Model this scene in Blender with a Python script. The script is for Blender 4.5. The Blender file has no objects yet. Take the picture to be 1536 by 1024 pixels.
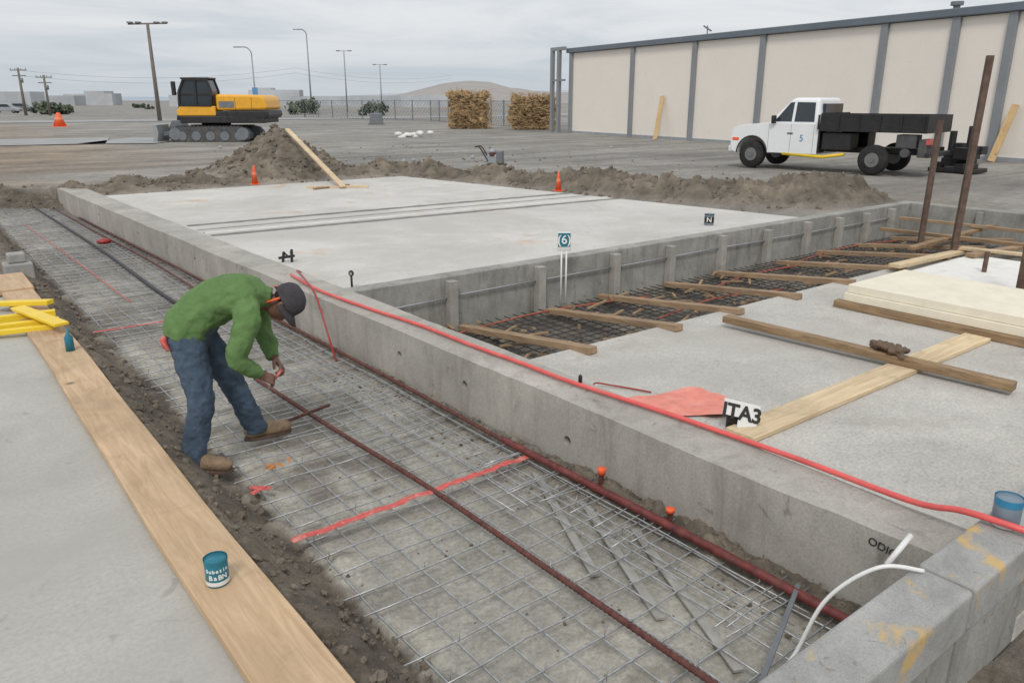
import bpy, math, random
import numpy as np
from mathutils import Vector, Matrix
random.seed(7); rng=np.random.RandomState(5)
S=bpy.context.scene
V=Vector
# ------------------------------------------------------------------ noise
_tab=rng.rand(256,256)
def vnoise(x,y):
    xi=np.floor(x).astype(int); yi=np.floor(y).astype(int)
    fx=x-xi; fy=y-yi; fx=fx*fx*(3-2*fx); fy=fy*fy*(3-2*fy)
    a=_tab[xi%256,yi%256]; b=_tab[(xi+1)%256,yi%256]; c=_tab[xi%256,(yi+1)%256]; d=_tab[(xi+1)%256,(yi+1)%256]
    return (a*(1-fx)+b*fx)*(1-fy)+(c*(1-fx)+d*fx)*fy
def fbm(x,y,sc,o=4):
    r=0*x; am=1; t=0
    for i in range(o):
        r=r+am*(vnoise(x*sc+17.3*i,y*sc+9.1*i)-.5)*2; t+=am; am*=.55; sc*=2.03
    return r/t
def ss(x,a,b):
    t=np.clip((x-a)/(b-a),0,1); return t*t*(3-2*t)
# ------------------------------------------------------------------ materials
def nodes(name):
    m=bpy.data.materials.new(name); m.use_nodes=True
    nt=m.node_tree; b=nt.nodes['Principled BSDF']; return m,nt,b
def N(nt,t,**k):
    n=nt.nodes.new(t)
    for a,v in k.items(): setattr(n,a,v)
    return n
def noise(nt,vec,scale,detail=6,rough=.6,dist=0):
    n=N(nt,'ShaderNodeTexNoise'); n.inputs['Scale'].default_value=scale; n.inputs['Detail'].default_value=min(detail,6)
    n.inputs['Roughness'].default_value=rough; n.inputs['Distortion'].default_value=dist
    nt.links.new(vec,n.inputs['Vector']); return n.outputs['Fac']
def ramp(nt,fac,stops):
    r=N(nt,'ShaderNodeValToRGB'); e=r.color_ramp.elements
    while len(e)<len(stops): e.new(.5)
    for i,(p,c) in enumerate(stops):
        e[i].position=p; e[i].color=(c[0],c[1],c[2],1) if hasattr(c,'__len__') else (c,c,c,1)
    nt.links.new(fac,r.inputs[0]); return r.outputs[0]
def mix(nt,a,b,f,bt='MIX'):
    m=N(nt,'ShaderNodeMix',data_type='RGBA',blend_type=bt)
    for s,i in((a,6),(b,7)):
        if isinstance(s,(tuple,list)): m.inputs[i].default_value=(s[0],s[1],s[2],1)
        else: nt.links.new(s,m.inputs[i])
    if isinstance(f,(int,float)): m.inputs[0].default_value=f
    else: nt.links.new(f,m.inputs[0])
    return m.outputs[2]
def bump(nt,b,h,st,dist=.01):
    n=N(nt,'ShaderNodeBump'); n.inputs['Strength'].default_value=st; n.inputs['Distance'].default_value=dist
    nt.links.new(h,n.inputs['Height']); nt.links.new(n.outputs[0],b.inputs['Normal'])
def coord(nt,scale=(1,1,1)):
    t=N(nt,'ShaderNodeTexCoord'); m=N(nt,'ShaderNodeMapping'); m.inputs['Scale'].default_value=scale
    nt.links.new(t.outputs['Object'],m.inputs[0]); return m.outputs[0]
def concrete(name,c,var=.25,stain=(.16,.14,.12),stainamt=.5,sc=1.0,rough=.85,vstreak=False,rust=0,speck=.12,bmp=.18,blotch=None,rt=.66):
    m,nt,b=nodes(name); v=coord(nt)
    lo=tuple(x*(1-var) for x in c); hi=tuple(min(1,x*(1+var*.6)) for x in c)
    n1=noise(nt,v,1.3*sc,6,.68,.4); base=ramp(nt,n1,[(.3,lo),(.7,hi)])
    n2=noise(nt,v,70*sc,3,.7); sp=ramp(nt,n2,[(.32,1-speck*2),(.6,1+speck*.5)])
    col=mix(nt,base,sp,.8,'MULTIPLY')
    v2=coord(nt,(3,3,.5) if vstreak else (.7,.9,1)); n3=noise(nt,v2,1.6*sc,6,.72,.8)
    sf=ramp(nt,n3,[(.50,0),(.62,stainamt*.45),(.75,stainamt)])
    col=mix(nt,col,stain,sf)
    n5=noise(nt,v,5.5*sc,4,.6,1.5); pf=ramp(nt,n5,[(.64,0),(.71,stainamt*.7)]); col=mix(nt,col,tuple(x*.75 for x in stain),pf)
    if blotch: 
        n6=noise(nt,v,.45*sc,6,.7,.6); col=mix(nt,col,blotch,ramp(nt,n6,[(.48,0),(.62,.75)]))
    if rust:
        n4=noise(nt,v,.8 if rt>.6 else 5,5,.6,.3); rf=ramp(nt,n4,[(rt,0),(rt+.1,rust)]); col=mix(nt,col,(.5,.24,.08) if rt>.6 else (.62,.40,.12),rf)
    nt.links.new(col,b.inputs['Base Color']); b.inputs['Roughness'].default_value=rough
    h=mix(nt,n2,noise(nt,v,12*sc,5,.6),.6); bump(nt,b,h,bmp,.008); return m
def wood(name,c1,c2,axis=0,rough=.75,knots=True):
    m,nt,b=nodes(name); s=[9,9,9]; s[axis]=.7; v=coord(nt,tuple(s))
    n=noise(nt,v,2.2,6,.7,1.2); col=ramp(nt,n,[(.28,c1),(.5,tuple((a+b_)/2 for a,b_ in zip(c1,c2))),(.68,c2)])
    v3=coord(nt); n3=noise(nt,v3,3.0,5,.65,.6); f=ramp(nt,n3,[(.52,0),(.75,.45)])
    col=mix(nt,col,tuple(x*.55 for x in c1),f)
    n8=noise(nt,v3,1.1,4,.6); col=mix(nt,col,ramp(nt,n8,[(.3,.82),(.7,1.14)]),.8,'MULTIPLY')
    if knots:
        vo=N(nt,'ShaderNodeTexVoronoi'); vo.inputs['Scale'].default_value=2.0; nt.links.new(v3,vo.inputs['Vector'])
        kf=ramp(nt,vo.outputs['Distance'],[(.03,.8),(.085,0)]); col=mix(nt,col,tuple(x*.3 for x in c1),kf)
    nt.links.new(col,b.inputs['Base Color']); b.inputs['Roughness'].default_value=rough
    bump(nt,b,n,.25,.004); return m
def paint(name,c,rough=.5,metal=0,var=.12,sc=6,dirt=.25,dirtc=(.18,.15,.12),bmp=.05,spec=None):
    m,nt,b=nodes(name); v=coord(nt); n=noise(nt,v,sc,4,.65)
    col=ramp(nt,n,[(.3,tuple(x*(1-var) for x in c)),(.7,tuple(min(1,x*(1+var)) for x in c))])
    if dirt:
        n2=noise(nt,v,sc*.5,5,.7,.5); f=ramp(nt,n2,[(.5,0),(.78,dirt)]); col=mix(nt,col,dirtc,f)
    nt.links.new(col,b.inputs['Base Color']); b.inputs['Roughness'].default_value=rough; b.inputs['Metallic'].default_value=metal
    if bmp: bump(nt,b,noise(nt,v,sc*10,3,.6),bmp*3,.003)
    return m
def cloth(name,c,var=.25,sc=9):
    m,nt,b=nodes(name); v=coord(nt); n=noise(nt,v,sc,5,.6,.5)
    col=ramp(nt,n,[(.3,tuple(x*(1-var) for x in c)),(.7,tuple(x*(1+var) for x in c))])
    nt.links.new(col,b.inputs['Base Color']); b.inputs['Roughness'].default_value=.95
    h=mix(nt,noise(nt,v,sc*1.4,3,.5,1.2),noise(nt,v,220,2,.5),.25); bump(nt,b,h,.7,.035); return m
M_conc_wall=concrete('concrete_wall',(.44,.42,.375),.28,(.22,.2,.165),.85,1.0,.85,True,.0)
M_conc_form=concrete('concrete_form',(.34,.335,.305),.36,(.16,.145,.12),.9,1.4,.85,True)
M_slab=concrete('concrete_slab',(.60,.58,.54),.14,(.42,.385,.33),.65,.6,.85,False,.6,.08,.12,(.47,.45,.41),.63)
M_slab2=concrete('concrete_slab_low',(.53,.51,.465),.18,(.34,.31,.27),.7,.8,.85,False,0,.16,.2,(.43,.41,.37))
M_slab3=concrete('concrete_slab_left',(.46,.45,.41),.12,(.30,.29,.255),.6,.6,.85,False,0,.08,.12,(.38,.37,.335))
M_block=concrete('concrete_block',(.38,.38,.365),.3,(.22,.215,.2),.8,2.2,.85,False,.75,.14,.2,None,.57)
M_joint=paint('joint_dark',(.19,.185,.17),.95,bmp=.1,var=.25)
M_plank=wood('plank_wood',(.44,.29,.165),(.62,.455,.29),1)
M_woodL=wood('light_wood',(.52,.38,.21),(.76,.62,.42),0)
M_woodX=wood('light_wood_z',(.55,.36,.16),(.68,.48,.25),2)
M_woodD=wood('weathered_wood',(.15,.095,.05),(.40,.27,.15),1)
M_woodJ=wood('joist_wood',(.21,.135,.08),(.44,.31,.19),1)
M_cream=paint('cream_board',(.80,.74,.60),.7,var=.06,dirt=.3,dirtc=(.5,.42,.3),sc=4)
M_white_sheet=paint('white_sheet',(.80,.78,.73),.6,var=.05,dirt=.25)
M_steel=paint('mesh_steel',(.44,.45,.46),.42,.55,.3,30,.3,(.2,.14,.1),0)
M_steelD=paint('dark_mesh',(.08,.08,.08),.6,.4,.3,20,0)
M_rust=paint('red_rebar',(.125,.042,.033),.65,.1,.5,25,.6,(.10,.08,.065),.3)
M_redplast=paint('red_tape',(.58,.09,.075),.5,0,.2,30,.8,(.60,.47,.40))
M_hose=paint('red_hose',(.70,.11,.10),.42,0,.14,8,.3,(.6,.32,.26),.05)
M_cable=paint('dark_red_cable',(.32,.03,.025),.4)
M_black=paint('black_plastic',(.02,.02,.022),.5,var=.3,dirt=.15)
M_bed=paint('truck_bed',(.016,.016,.018),.55,var=.3,dirt=.2,dirtc=(.06,.055,.05))
M_tyre=paint('tyre',(.022,.022,.022),.9,var=.3,dirt=.4,dirtc=(.09,.075,.06))
M_rim=paint('rim',(.22,.22,.22),.45,.5,dirt=.4,dirtc=(.08,.07,.06))
M_truck=paint('truck_white',(.82,.83,.84),.25,0,.02,2,.15,(.5,.47,.42),0)
M_glass=paint('dark_glass',(.03,.04,.05),.08,0,.1,3,0,bmp=0)
M_yellow=paint('excavator_yellow',(.80,.40,.03),.4,0,.08,3,.3,(.3,.22,.12))
M_yel2=paint('yellow_plastic',(.85,.6,.03),.4,0,.06,6,.12)
M_grey=paint('grey_steel',(.19,.205,.22),.55,.3,.15,4,.2)
M_grey2=paint('light_grey_steel',(.33,.35,.37),.55,.1,.15,4,.2)
M_pil=paint('pilaster_paint',(.24,.255,.27),.6,0,.08,1,.2)
M_rustpost=paint('rusty_post',(.13,.085,.065),.8,.2,.35,10,.5,(.08,.06,.055),.3)
M_orange=paint('cone_orange',(.85,.13,.04),.5,0,.06,10,.15)
M_whitep=paint('white_plastic',(.74,.74,.72),.4,0,.05,10,.2)
M_teal=paint('teal_label',(.02,.18,.25),.4,0,.1,10,.1)
M_bluegrey=paint('bluegrey_cup',(.19,.25,.30),.45,0,.1,8,.15)
M_bluerim=paint('blue_cup',(.04,.24,.42),.35,0,.1,8,.05)
M_skin=paint('skin',(.15,.075,.048),.55,0,.12,20,0,bmp=.05)
M_glove=paint('hand_skin',(.19,.095,.068),.6,0,.2,30,.3,(.1,.06,.05))
M_shirt=cloth('green_shirt',(.125,.225,.075),.14,7)
M_jeans=cloth('blue_jeans',(.065,.10,.145),.4,8)
M_cap=cloth('dark_cap',(.06,.055,.06),.2)
M_boot=cloth('boot_leather',(.27,.19,.12),.3,14)
M_dark=paint('near_black',(.01,.01,.01),.8,dirt=0)
M_bldg=concrete('building_panel',(.83,.775,.70),.03,(.74,.68,.60),.3,.35,.8,False,0,.03,.05)
M_fascia=paint('fascia',(.15,.18,.21),.5,.2,.1,1,.15)
M_pole=paint('galvanised_pole',(.30,.31,.32),.6,.2,.1,1,.1)
M_wpole=wood('pole_wood',(.13,.115,.095),(.24,.21,.18),2,knots=False)
M_wire=paint('wire',(.12,.12,.125),.6)
M_red=paint('red_cloth',(.74,.26,.20),.8,0,.14,9,.45,(.72,.45,.38))
M_tracks=paint('tracks',(.09,.09,.092),.8,.2,.3,4,.5,(.2,.18,.15))
M_textW=paint('text_white',(.85,.85,.85),.5,dirt=0,bmp=0)
M_textK=paint('text_black',(.015,.015,.015),.6,dirt=0,bmp=0)
M_textR=paint('text_teal',(.02,.18,.25),.6,dirt=0,bmp=0)
# ------------------------------------------------------------------ builder
def empty(name,loc=(0,0,0),rz=0):
    o=bpy.data.objects.new(name,None); S.collection.objects.link(o); o.location=loc; o.rotation_euler=(0,0,rz); o.empty_display_size=.2; return o
def obj(name,me,mat=None,par=None,smooth=False):
    o=bpy.data.objects.new(name,me); S.collection.objects.link(o)
    if mat: me.materials.append(mat)
    if smooth: me.polygons.foreach_set('use_smooth',[True]*len(me.polygons))
    if par: o.parent=par
    return o
import bmesh
class B:
    def __init__(s): s.v=[]; s.f=[]
    def add(s,vs,fs):
        k=len(s.v); s.v+= [tuple(a) for a in vs]; s.f+=[tuple(k+i for i in f) for f in fs]; return s
    def hexa(s,c):
        return s.add(c,[(3,2,1,0),(4,5,6,7),(0,1,5,4),(1,2,6,5),(2,3,7,6),(3,0,4,7)])
    def box(s,a,b):
        x0,y0,z0=a;x1,y1,z1=b
        return s.hexa([(x0,y0,z0),(x1,y0,z0),(x1,y1,z0),(x0,y1,z0),(x0,y0,z1),(x1,y0,z1),(x1,y1,z1),(x0,y1,z1)])
    def beam(s,p,q,w,h,up=(0,0,1)):
        p,q=V(p),V(q); t=(q-p).normalized(); sd=t.cross(V(up)).normalized()*w/2; u=sd.cross(t).normalized()*h/2
        c=[]
        for sgn in(-1,1):
            c+=[p-sd+u*sgn,p+sd+u*sgn,q+sd+u*sgn,q-sd+u*sgn]
        return s.hexa(c)
    def cyl(s,p,q,r,r2=None,n=12):
        return s.tube([p,q],[r,r if r2 is None else r2],n)
    def tube(s,pts,r,n=8,side=None,cap=True):
        pts=[V(p) for p in pts]; 
        if not hasattr(r,'__len__'): r=[r]*len(pts)
        k=len(s.v); prev=V(side) if side else None
        for i,p in enumerate(pts):
            t=(pts[min(i+1,len(pts)-1)]-pts[max(i-1,0)]).normalized()
            if prev is None: prev=V((0,0,1)) if abs(t.z)<.9 else V((1,0,0))
            a=(prev-t*prev.dot(t))
            a=a.normalized() if a.length>1e-5 else t.orthogonal().normalized()
            prev=a; b=t.cross(a)
            ra,rb=r[i] if hasattr(r[i],'__len__') else (r[i],r[i])
            for j in range(n):
                an=2*math.pi*j/n; s.v.append(tuple(p+a*math.cos(an)*ra+b*math.sin(an)*rb))
        for i in range(len(pts)-1):
            for j in range(n):
                a0=k+i*n+j; a1=k+i*n+(j+1)%n; s.f.append((a0,a1,a1+n,a0+n))
        if cap:
            s.f.append(tuple(k+j for j in reversed(range(n)))); e=k+(len(pts)-1)*n; s.f.append(tuple(e+j for j in range(n)))
        return s
    def ball(s,c,r,nu=12,nv=8,M=None):
        rr=r if hasattr(r,'__len__') else (r,r,r); vs=[]
        for i in range(nv+1):
            th=math.pi*i/nv
            for j in range(nu):
                ph=2*math.pi*j/nu; p=V((rr[0]*math.sin(th)*math.cos(ph),rr[1]*math.sin(th)*math.sin(ph),rr[2]*math.cos(th)))
                if M: p=M@p
                vs.append(V(c)+p)
        fs=[]
        for i in range(nv):
            for j in range(nu):
                a=i*nu+j;b=i*nu+(j+1)%nu
                fs.append((a,a+nu,b+nu,b))
        return s.add(vs,fs)
    def prism(s,poly,y0,y1):
        n=len(poly); vs=[(x,y0,z) for x,z in poly]+[(x,y1,z) for x,z in poly]
        fs=[tuple(range(n)),tuple(reversed(range(n,2*n)))]+[(i,i+n,(i+1)%n+n,(i+1)%n) for i in range(n)]
        return s.add(vs,fs)
    def make(s,name,mat,par=None,smooth=False,bev=0,seg=2,M=None):
        me=bpy.data.meshes.new(name); vs=s.v
        if M is not None: vs=[tuple(M@V(v)) for v in vs]
        me.from_pydata(vs,[],s.f); me.update()
        bm=bmesh.new(); bm.from_mesh(me); bmesh.ops.remove_doubles(bm,verts=bm.verts,dist=1e-6); bmesh.ops.recalc_face_normals(bm,faces=bm.faces); bm.to_mesh(me); bm.free()
        o=obj(name,me,mat,par,smooth)
        if bev:
            m=o.modifiers.new('bev','BEVEL'); m.width=bev; m.segments=seg; m.limit_method='ANGLE'
        return o
def cr(pts,n=8):
    pts=[V(p) for p in pts]; P=[pts[0]]+pts+[pts[-1]]; out=[]
    for i in range(1,len(P)-2):
        for j in range(n):
            t=j/n; a,b,c,d=P[i-1],P[i],P[i+1],P[i+2]
            out.append(.5*((2*b)+(c-a)*t+(2*a-5*b+4*c-d)*t*t+(3*b-a-3*c+d)*t**3))
    out.append(pts[-1]); return out
def crr(rads,n=8):
    R=[(r if hasattr(r,'__len__') else (r,r)) for r in rads]; pts=cr([V((a,b,0)) for a,b in R],n); return [(max(p.x,.001),max(p.y,.001)) for p in pts]
def text(name,body,size,mat,M,par=None,ext=.001,off=0):
    c=bpy.data.curves.new(name,'FONT'); c.body=body; c.size=size; c.extrude=ext; c.align_x='CENTER'; c.align_y='CENTER'; c.offset=off
    c.materials.append(mat)
    o=bpy.data.objects.new(name,c); S.collection.objects.link(o)
    if par: o.parent=par
    o.matrix_local=M; return o
def remesh(o,vox,sm=4,f=.6):
    m=o.modifiers.new('r','REMESH'); m.mode='VOXEL'; m.voxel_size=vox; m.use_smooth_shade=True
    if sm: k=o.modifiers.new('s','SMOOTH'); k.iterations=sm; k.factor=f
    return o
# ------------------------------------------------------------------ terrain
G=.36
def xf(Y): return 3.28-.5*(Y-1.2)/19.0
def xb(Y): return 3.62-.34*(Y-1.2)/19.0
xs=np.concatenate([[-4500,-2000,-900,-400,-180,-80,-40,-20,-12,-8,-5],np.arange(-3,.9,.3),np.arange(.9,1.8,.018),np.arange(1.8,2.7,.05),np.arange(2.7,3.4,.025),np.arange(3.45,17,.08),[17.3,18,19,21,24,28,34,45,70,120,220,450,1000,2200,4500]])
ys=np.concatenate([[-3000,-900,-300,-100,-40,-15,-6],np.arange(-3,0.9,.3),np.arange(.9,8,.024),np.arange(8,26,.06),[26.4,27,28,30,33,37,43,50,60,75,95,120,160,220,320,480,800,1400,2400,4500]])
X,Y=np.meshgrid(xs,ys,indexing='ij')
n1=fbm(X,Y,.9,5); n2=fbm(X+50,Y,4.5,5); n3=fbm(X,Y+80,14,4)
near=ss(60-np.hypot(X,Y),0,20)
Z=G+.02*n1*near
inY=ss(Y,-2,-1.5)*(1-ss(Y,21.4+.4*n1,22.6+.4*n1))
lx=X+.15*n2+.12*n1+.06*n3
edge_l=ss(lx,1.02,1.40)
edge_r=1-ss(X,xf(Y)+.12,xf(Y)+.2)
tr=edge_l*edge_r*inY
bank=(1-ss(np.abs(X-1.2),.15,.5))*ss(Y,-2,-1)*(1-ss(Y,22,24))
slabL=(1-ss(X,.88,.96))*ss(X,-9,-8)*ss(Y,-4,-3.2)*(1-ss(Y,10.3,10.6))
Z=Z*(1-slabL)+.18*slabL
Z=np.where((slabL<.5)&(X<1.6)&(Y<12),np.minimum(Z,.28+.04*n1),Z)
Z=Z*(1-tr)+(0.0+.014*n1+.008*n2)*tr
Z+=bank*(.075*n2+.055*n3)*(1-slabL)*np.where(X>.97,1,0)
foot=ss(X,xf(Y)-.42-.1*n1,xf(Y)-.02)*edge_r*inY*(.5+.5*ss(4.2-Y,0,1.5))
Z+=foot*(.10+.06*n2+.05*n3)
rz=ss(X,xf(Y)+.12,xf(Y)+.2)
low=rz*(1-ss(X,15.5,15.7))*(1-ss(Y,7.3,7.36))*ss(Y,-3,-1)
Z=Z*(1-low)+(-.14+.05*n2+.04*n1)*low
lowdirt=ss(X,12.3,12.5)*(1-ss(X,15.4,15.6))*(1-ss(Y,5.0,5.4))*ss(Y,-3,-1)
Z=Z*(1-lowdirt)+(.08+.03*n2)*lowdirt
up=rz*(1-ss(X,10.4,10.6))*ss(Y,7.3,7.36)*(1-ss(Y,18.1,18.2))
Z=Z*(1-up)+.2*up
nearr=ss(X,1.2,1.4)*(1-ss(Y,.95,1.0))*ss(Y,-6,-3)*(1-ss(X,14,16))
Z=Z*(1-nearr)+.02*nearr
def segd(ax,ay,bx,by):
    dx,dy=bx-ax,by-ay; t=np.clip(((X-ax)*dx+(Y-ay)*dy)/(dx*dx+dy*dy),0,1); return np.hypot(X-ax-t*dx,Y-ay-t*dy)
ridge=[(1.0,22.6),(3.3,20.2),(6,20.4),(9,20.6),(11.6,20.0),(12.5,16.5),(12.85,14.0),(13.2,11.9),(13.9,9.9),(15.9,8.6)]
dm=np.full_like(X,99.)
for a,b in zip(ridge[:-1],ridge[1:]): dm=np.minimum(dm,segd(*a,*b))
berm=np.clip(1-dm/(.95+.4*n1),0,1)**1.1
bh=.42+.38*n1-.16*ss(Y,12,20)
Z+=berm*np.clip(bh,.1,.8)+berm*(.14*n2+.10*n3)
mcx,mcy=9.0,22.9
dmo=np.hypot((X-mcx),(Y-mcy)*.9)*(1+.22*n1+.08*n2)
mo=np.clip(1-dmo/2.25,0,1)**1.15
Z+=mo*1.28+np.clip(mo*4,0,1)*(.14*n2+.11*n3)
dirt=np.clip(berm*3+mo*5+bank*(1-ss(lx,1.36,1.5))*1.2+foot*1.3,0,1)
dirt=np.maximum(dirt,(low>.5)*.75); dirt=np.maximum(dirt,(lowdirt>.5)*.8)
churn=np.clip(1-dm/3.2,0,1)*.7+ .9*(1-ss(X,-1,5))*ss(Y,10,12)*(1-ss(Y,28,38))
churn=np.clip(churn+.5*n1*churn,0,1)
c_asph=np.array([.27,.255,.23]); c_dirt=np.array([.165,.138,.105]); c_churn=np.array([.235,.195,.15]); c_tr=np.array([.43,.41,.355])
C=np.empty(X.shape+(3,)); C[:]=c_asph
C*= (1+.22*fbm(X,Y,.12,4)+.1*n1)[...,None]
w=churn[...,None]; C=C*(1-w)+c_churn*(1+.3*n1[...,None])*w
w=np.clip(tr*1.2,0,1)[...,None]; C=C*(1-w)+c_tr*(1+.2*n1+.12*n2)[...,None]*w
soilm=(tr*ss(n1*.7+n2*.5+.32*ss(Y,4.5,12)-.05,.05,.3)*.75)[...,None]; C=C*(1-soilm)+np.array([.225,.20,.165])*soilm
w=dirt[...,None]; C=C*(1-w)+c_dirt*(1+.55*n2+.35*n1+.3*n3)[...,None]*w
rgt=(1-ss(X,4,12))*ss(Y,24,30)*(1-ss(Y,200,300)); rgt=(rgt*(.55+.35*ss(fbm(X,Y,.2,3),-.2,.2)))[...,None]; C=C*(1-rgt)+np.array([.28,.215,.15])*rgt
C=np.clip(C,.01,.9)
nx,ny=X.shape
vs=np.stack([X,Y,Z],-1).reshape(-1,3); I=np.arange(nx*ny).reshape(nx,ny)
fc=np.stack([I[:-1,:-1],I[1:,:-1],I[1:,1:],I[:-1,1:]],-1).reshape(-1,4)
me=bpy.data.meshes.new('ground'); me.vertices.add(len(vs)); me.vertices.foreach_set('co',vs.ravel())
me.loops.add(fc.size); me.loops.foreach_set('vertex_index',fc.ravel()); me.polygons.add(len(fc))
me.polygons.foreach_set('loop_start',np.arange(0,fc.size,4)); me.polygons.foreach_set('loop_total',np.full(len(fc),4)); me.update(); me.validate()
at=me.color_attributes.new('soil','FLOAT_COLOR','POINT'); at.data.foreach_set('color',np.concatenate([C.reshape(-1,3),np.ones((nx*ny,1))],1).ravel())
m,nt,b=nodes('ground_soil'); a=N(nt,'ShaderNodeAttribute'); a.attribute_name='soil'; v=coord(nt)
nA=noise(nt,v,38,5,.75); nB=noise(nt,v,5,6,.7,.3); nC=noise(nt,v,.35,6,.7,.6); nD=noise(nt,v,150,2,.6)
col=mix(nt,a.outputs['Color'],ramp(nt,nA,[(.3,.62),(.65,1.22)]),.8,'MULTIPLY')
col=mix(nt,col,ramp(nt,nB,[(.3,.75),(.7,1.25)]),.8,'MULTIPLY'); col=mix(nt,col,ramp(nt,nC,[(.35,.72),(.5,1.0),(.65,1.22)]),.85,'MULTIPLY')
mp=N(nt,'ShaderNodeMapping'); mp.inputs['Rotation'].default_value=(0,0,math.radians(35)); mp.inputs['Scale'].default_value=(.05,.6,1); nt.links.new(v,mp.inputs[0])
nE=noise(nt,mp.outputs[0],1.2,6,.7,.5); col=mix(nt,col,ramp(nt,nE,[(.38,.70),(.5,1.0),(.64,1.22)]),.85,'MULTIPLY')
nt.links.new(col,b.inputs['Base Color']); b.inputs['Roughness'].default_value=.95
bump(nt,b,mix(nt,mix(nt,nA,nB,.4),nD,.3),.8,.025)
obj('ground',me,m,None,True)
cb=B()
def zat(x,y):
    i=min(max(np.searchsorted(xs,x)-1,0),nx-2); j=min(max(np.searchsorted(ys,y)-1,0),ny-2); return Z[i,j]
def clod(x,y,r):
    z=zat(x,y); M=Matrix.Rotation(random.random()*6,3,V((random.random(),random.random(),random.random()+.1)).normalized())
    sc=(r*random.uniform(.7,1.3),r*random.uniform(.7,1.2),r*random.uniform(.5,.9)); s0=len(cb.v)
    cb.ball((x,y,z+r*.1),sc,6,4,M)
    for q in range(s0,len(cb.v)):
        p=cb.v[q]; e=r*.22; cb.v[q]=(p[0]+random.uniform(-e,e),p[1]+random.uniform(-e,e),p[2]+random.uniform(-e,e))
for i in range(2800):
    y=1.2+20*random.random()**1.8; x=1.0+.44*random.random(); clod(x,y,.004+.03*random.random()**6)
for i in range(600):
    y=1.3+5*random.random()**1.3; clod(xf(y)-.02-.4*random.random()**1.5,y,.004+.018*random.random()**3)
for i in range(320):
    y=1.4+9*random.random(); clod(random.uniform(1.4,3),y,.003+.010*random.random()**3)
for i in range(2600):
    k=random.randrange(len(ridge)-1); t=random.random(); a_,b_=ridge[k],ridge[k+1]
    clod(a_[0]+(b_[0]-a_[0])*t+random.gauss(0,.6),a_[1]+(b_[1]-a_[1])*t+random.gauss(0,.6),.012+.07*random.random()**6)
for i in range(1100):
    an=random.random()*6.28; r=2.6*random.random()**.7; clod(mcx+r*math.cos(an),mcy+r*math.sin(an),.015+.10*random.random()**5)
for i in range(500): clod(random.uniform(3.7,14.5),random.uniform(5.25,7.1),.01+.035*random.random()**3)
for i in range(320): clod(random.uniform(10,22),random.uniform(12,34),.01+.05*random.random()**4)
cb.make('dirt_clods',concrete('clod_soil',(.185,.155,.12),.35,(.11,.09,.068),.5,3))
# ------------------------------------------------------------------ slabs & walls
def quadslab(name,p,z0,z1,mat,par=None,bev=.012):
    return B().hexa([(x,y,z0) for x,y in p]+[(x,y,z1) for x,y in p]).make(name,mat,par,bev=bev)
quadslab('concrete_pavement',[(-9,-3),(.99,-3),(.99,10.45),(-9,10.45)],.05,.285,M_slab3)
E=empty('concrete_foundation_slab')
def rx(y): return 12.1-1.6*(y-7.4)/10.9
quadslab('slab_body',[(xb(7.42)+.01,7.42),(rx(7.42),7.42),(rx(18.25),18.25),(xb(18.25)+.01,18.25)],.12,.478,M_slab,E,.015)
def seam(name,ya_,yb_,w0,mat,z,h,xa=3.5,xe=11.5):
    kb=B(); n=60; rr_=random.Random(name)
    Ps=[]
    for i in range(n+1):
        u=i/n; x=xa+(xe-xa)*u; y=ya_+(yb_-ya_)*u+rr_.gauss(0,.006); w=w0*(.8+.4*rr_.random())
        Ps.append((x,y,w))
    for i in range(n):
        (x0,y0,w_0),(x1,y1,w_1)=Ps[i],Ps[i+1]
        kb.add([(x0,y0-w_0,z),(x1,y1-w_1,z),(x1,y1,z+h),(x0,y0,z+h),(x1,y1+w_1,z),(x0,y0+w_0,z)],[(0,1,2,3),(3,2,4,5)])
    kb.make(name,mat,E)
seam('construction_joint',12.95,12.58,.09,M_joint,.4795,.004)
seam('construction_joint_b',11.78,11.28,.085,M_joint,.4795,.004)
seam('construction_joint_c',12.42,12.02,.035,M_joint,.4795,.003)
seam('trowel_ridge',12.06,11.6,.05,paint('ridge',(.66,.64,.60),.8),.4795,.012)
quadslab('concrete_floor_slab',[(3.66,.95),(12.35,.95),(12.35,5.18),(3.55,5.18)],-.2,.15,M_slab2)
wb=B(); ny_=120; rw=random.Random(4)
yy=[1.16+(20.3-1.16)*i/ny_ for i in range(ny_+1)]
for y in yy: wb.v+=[(xf(y),y,-.25),(xb(y),y,-.25),(xb(y)+rw.gauss(0,.0025),y,.5+.004*math.sin(y*3)+rw.gauss(0,.0015)),(xf(y)+.005*math.sin(y*1.7)+rw.gauss(0,.0025),y,.5+.004*math.sin(y*2.3)+rw.gauss(0,.0015))]
for i in range(ny_):
    for j in range(4): a0=i*4+j;a1=i*4+(j+1)%4; wb.f.append((a0,a1,a1+4,a0+4))
wb.f.append((0,1,2,3)); wb.f.append((ny_*4+3,ny_*4+2,ny_*4+1,ny_*4))
E=empty('concrete_retaining_wall')
wall=wb.make('stem_wall',M_conc_wall,E)
HL=[(5.66,.28),(4.70,.28),(3.53,.22),(11.0,.3),(13.8,.3),(8.6,.28),(16.5,.3)]
hb=B()
for y,z in HL: hb.cyl((xf(y)-.1,y,z),(xf(y)+.22,y,z),.034,n=20)
hc=hb.make('hole_cut',M_dark,E)
bo=wall.modifiers.new('b','BOOLEAN'); bo.object=hc; bo.operation='DIFFERENCE'; bo.solver='EXACT'
dg=bpy.context.evaluated_depsgraph_get(); nm=bpy.data.meshes.new_from_object(wall.evaluated_get(dg)); wall.modifiers.clear(); wall.data=nm; bpy.data.objects.remove(hc)
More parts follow.
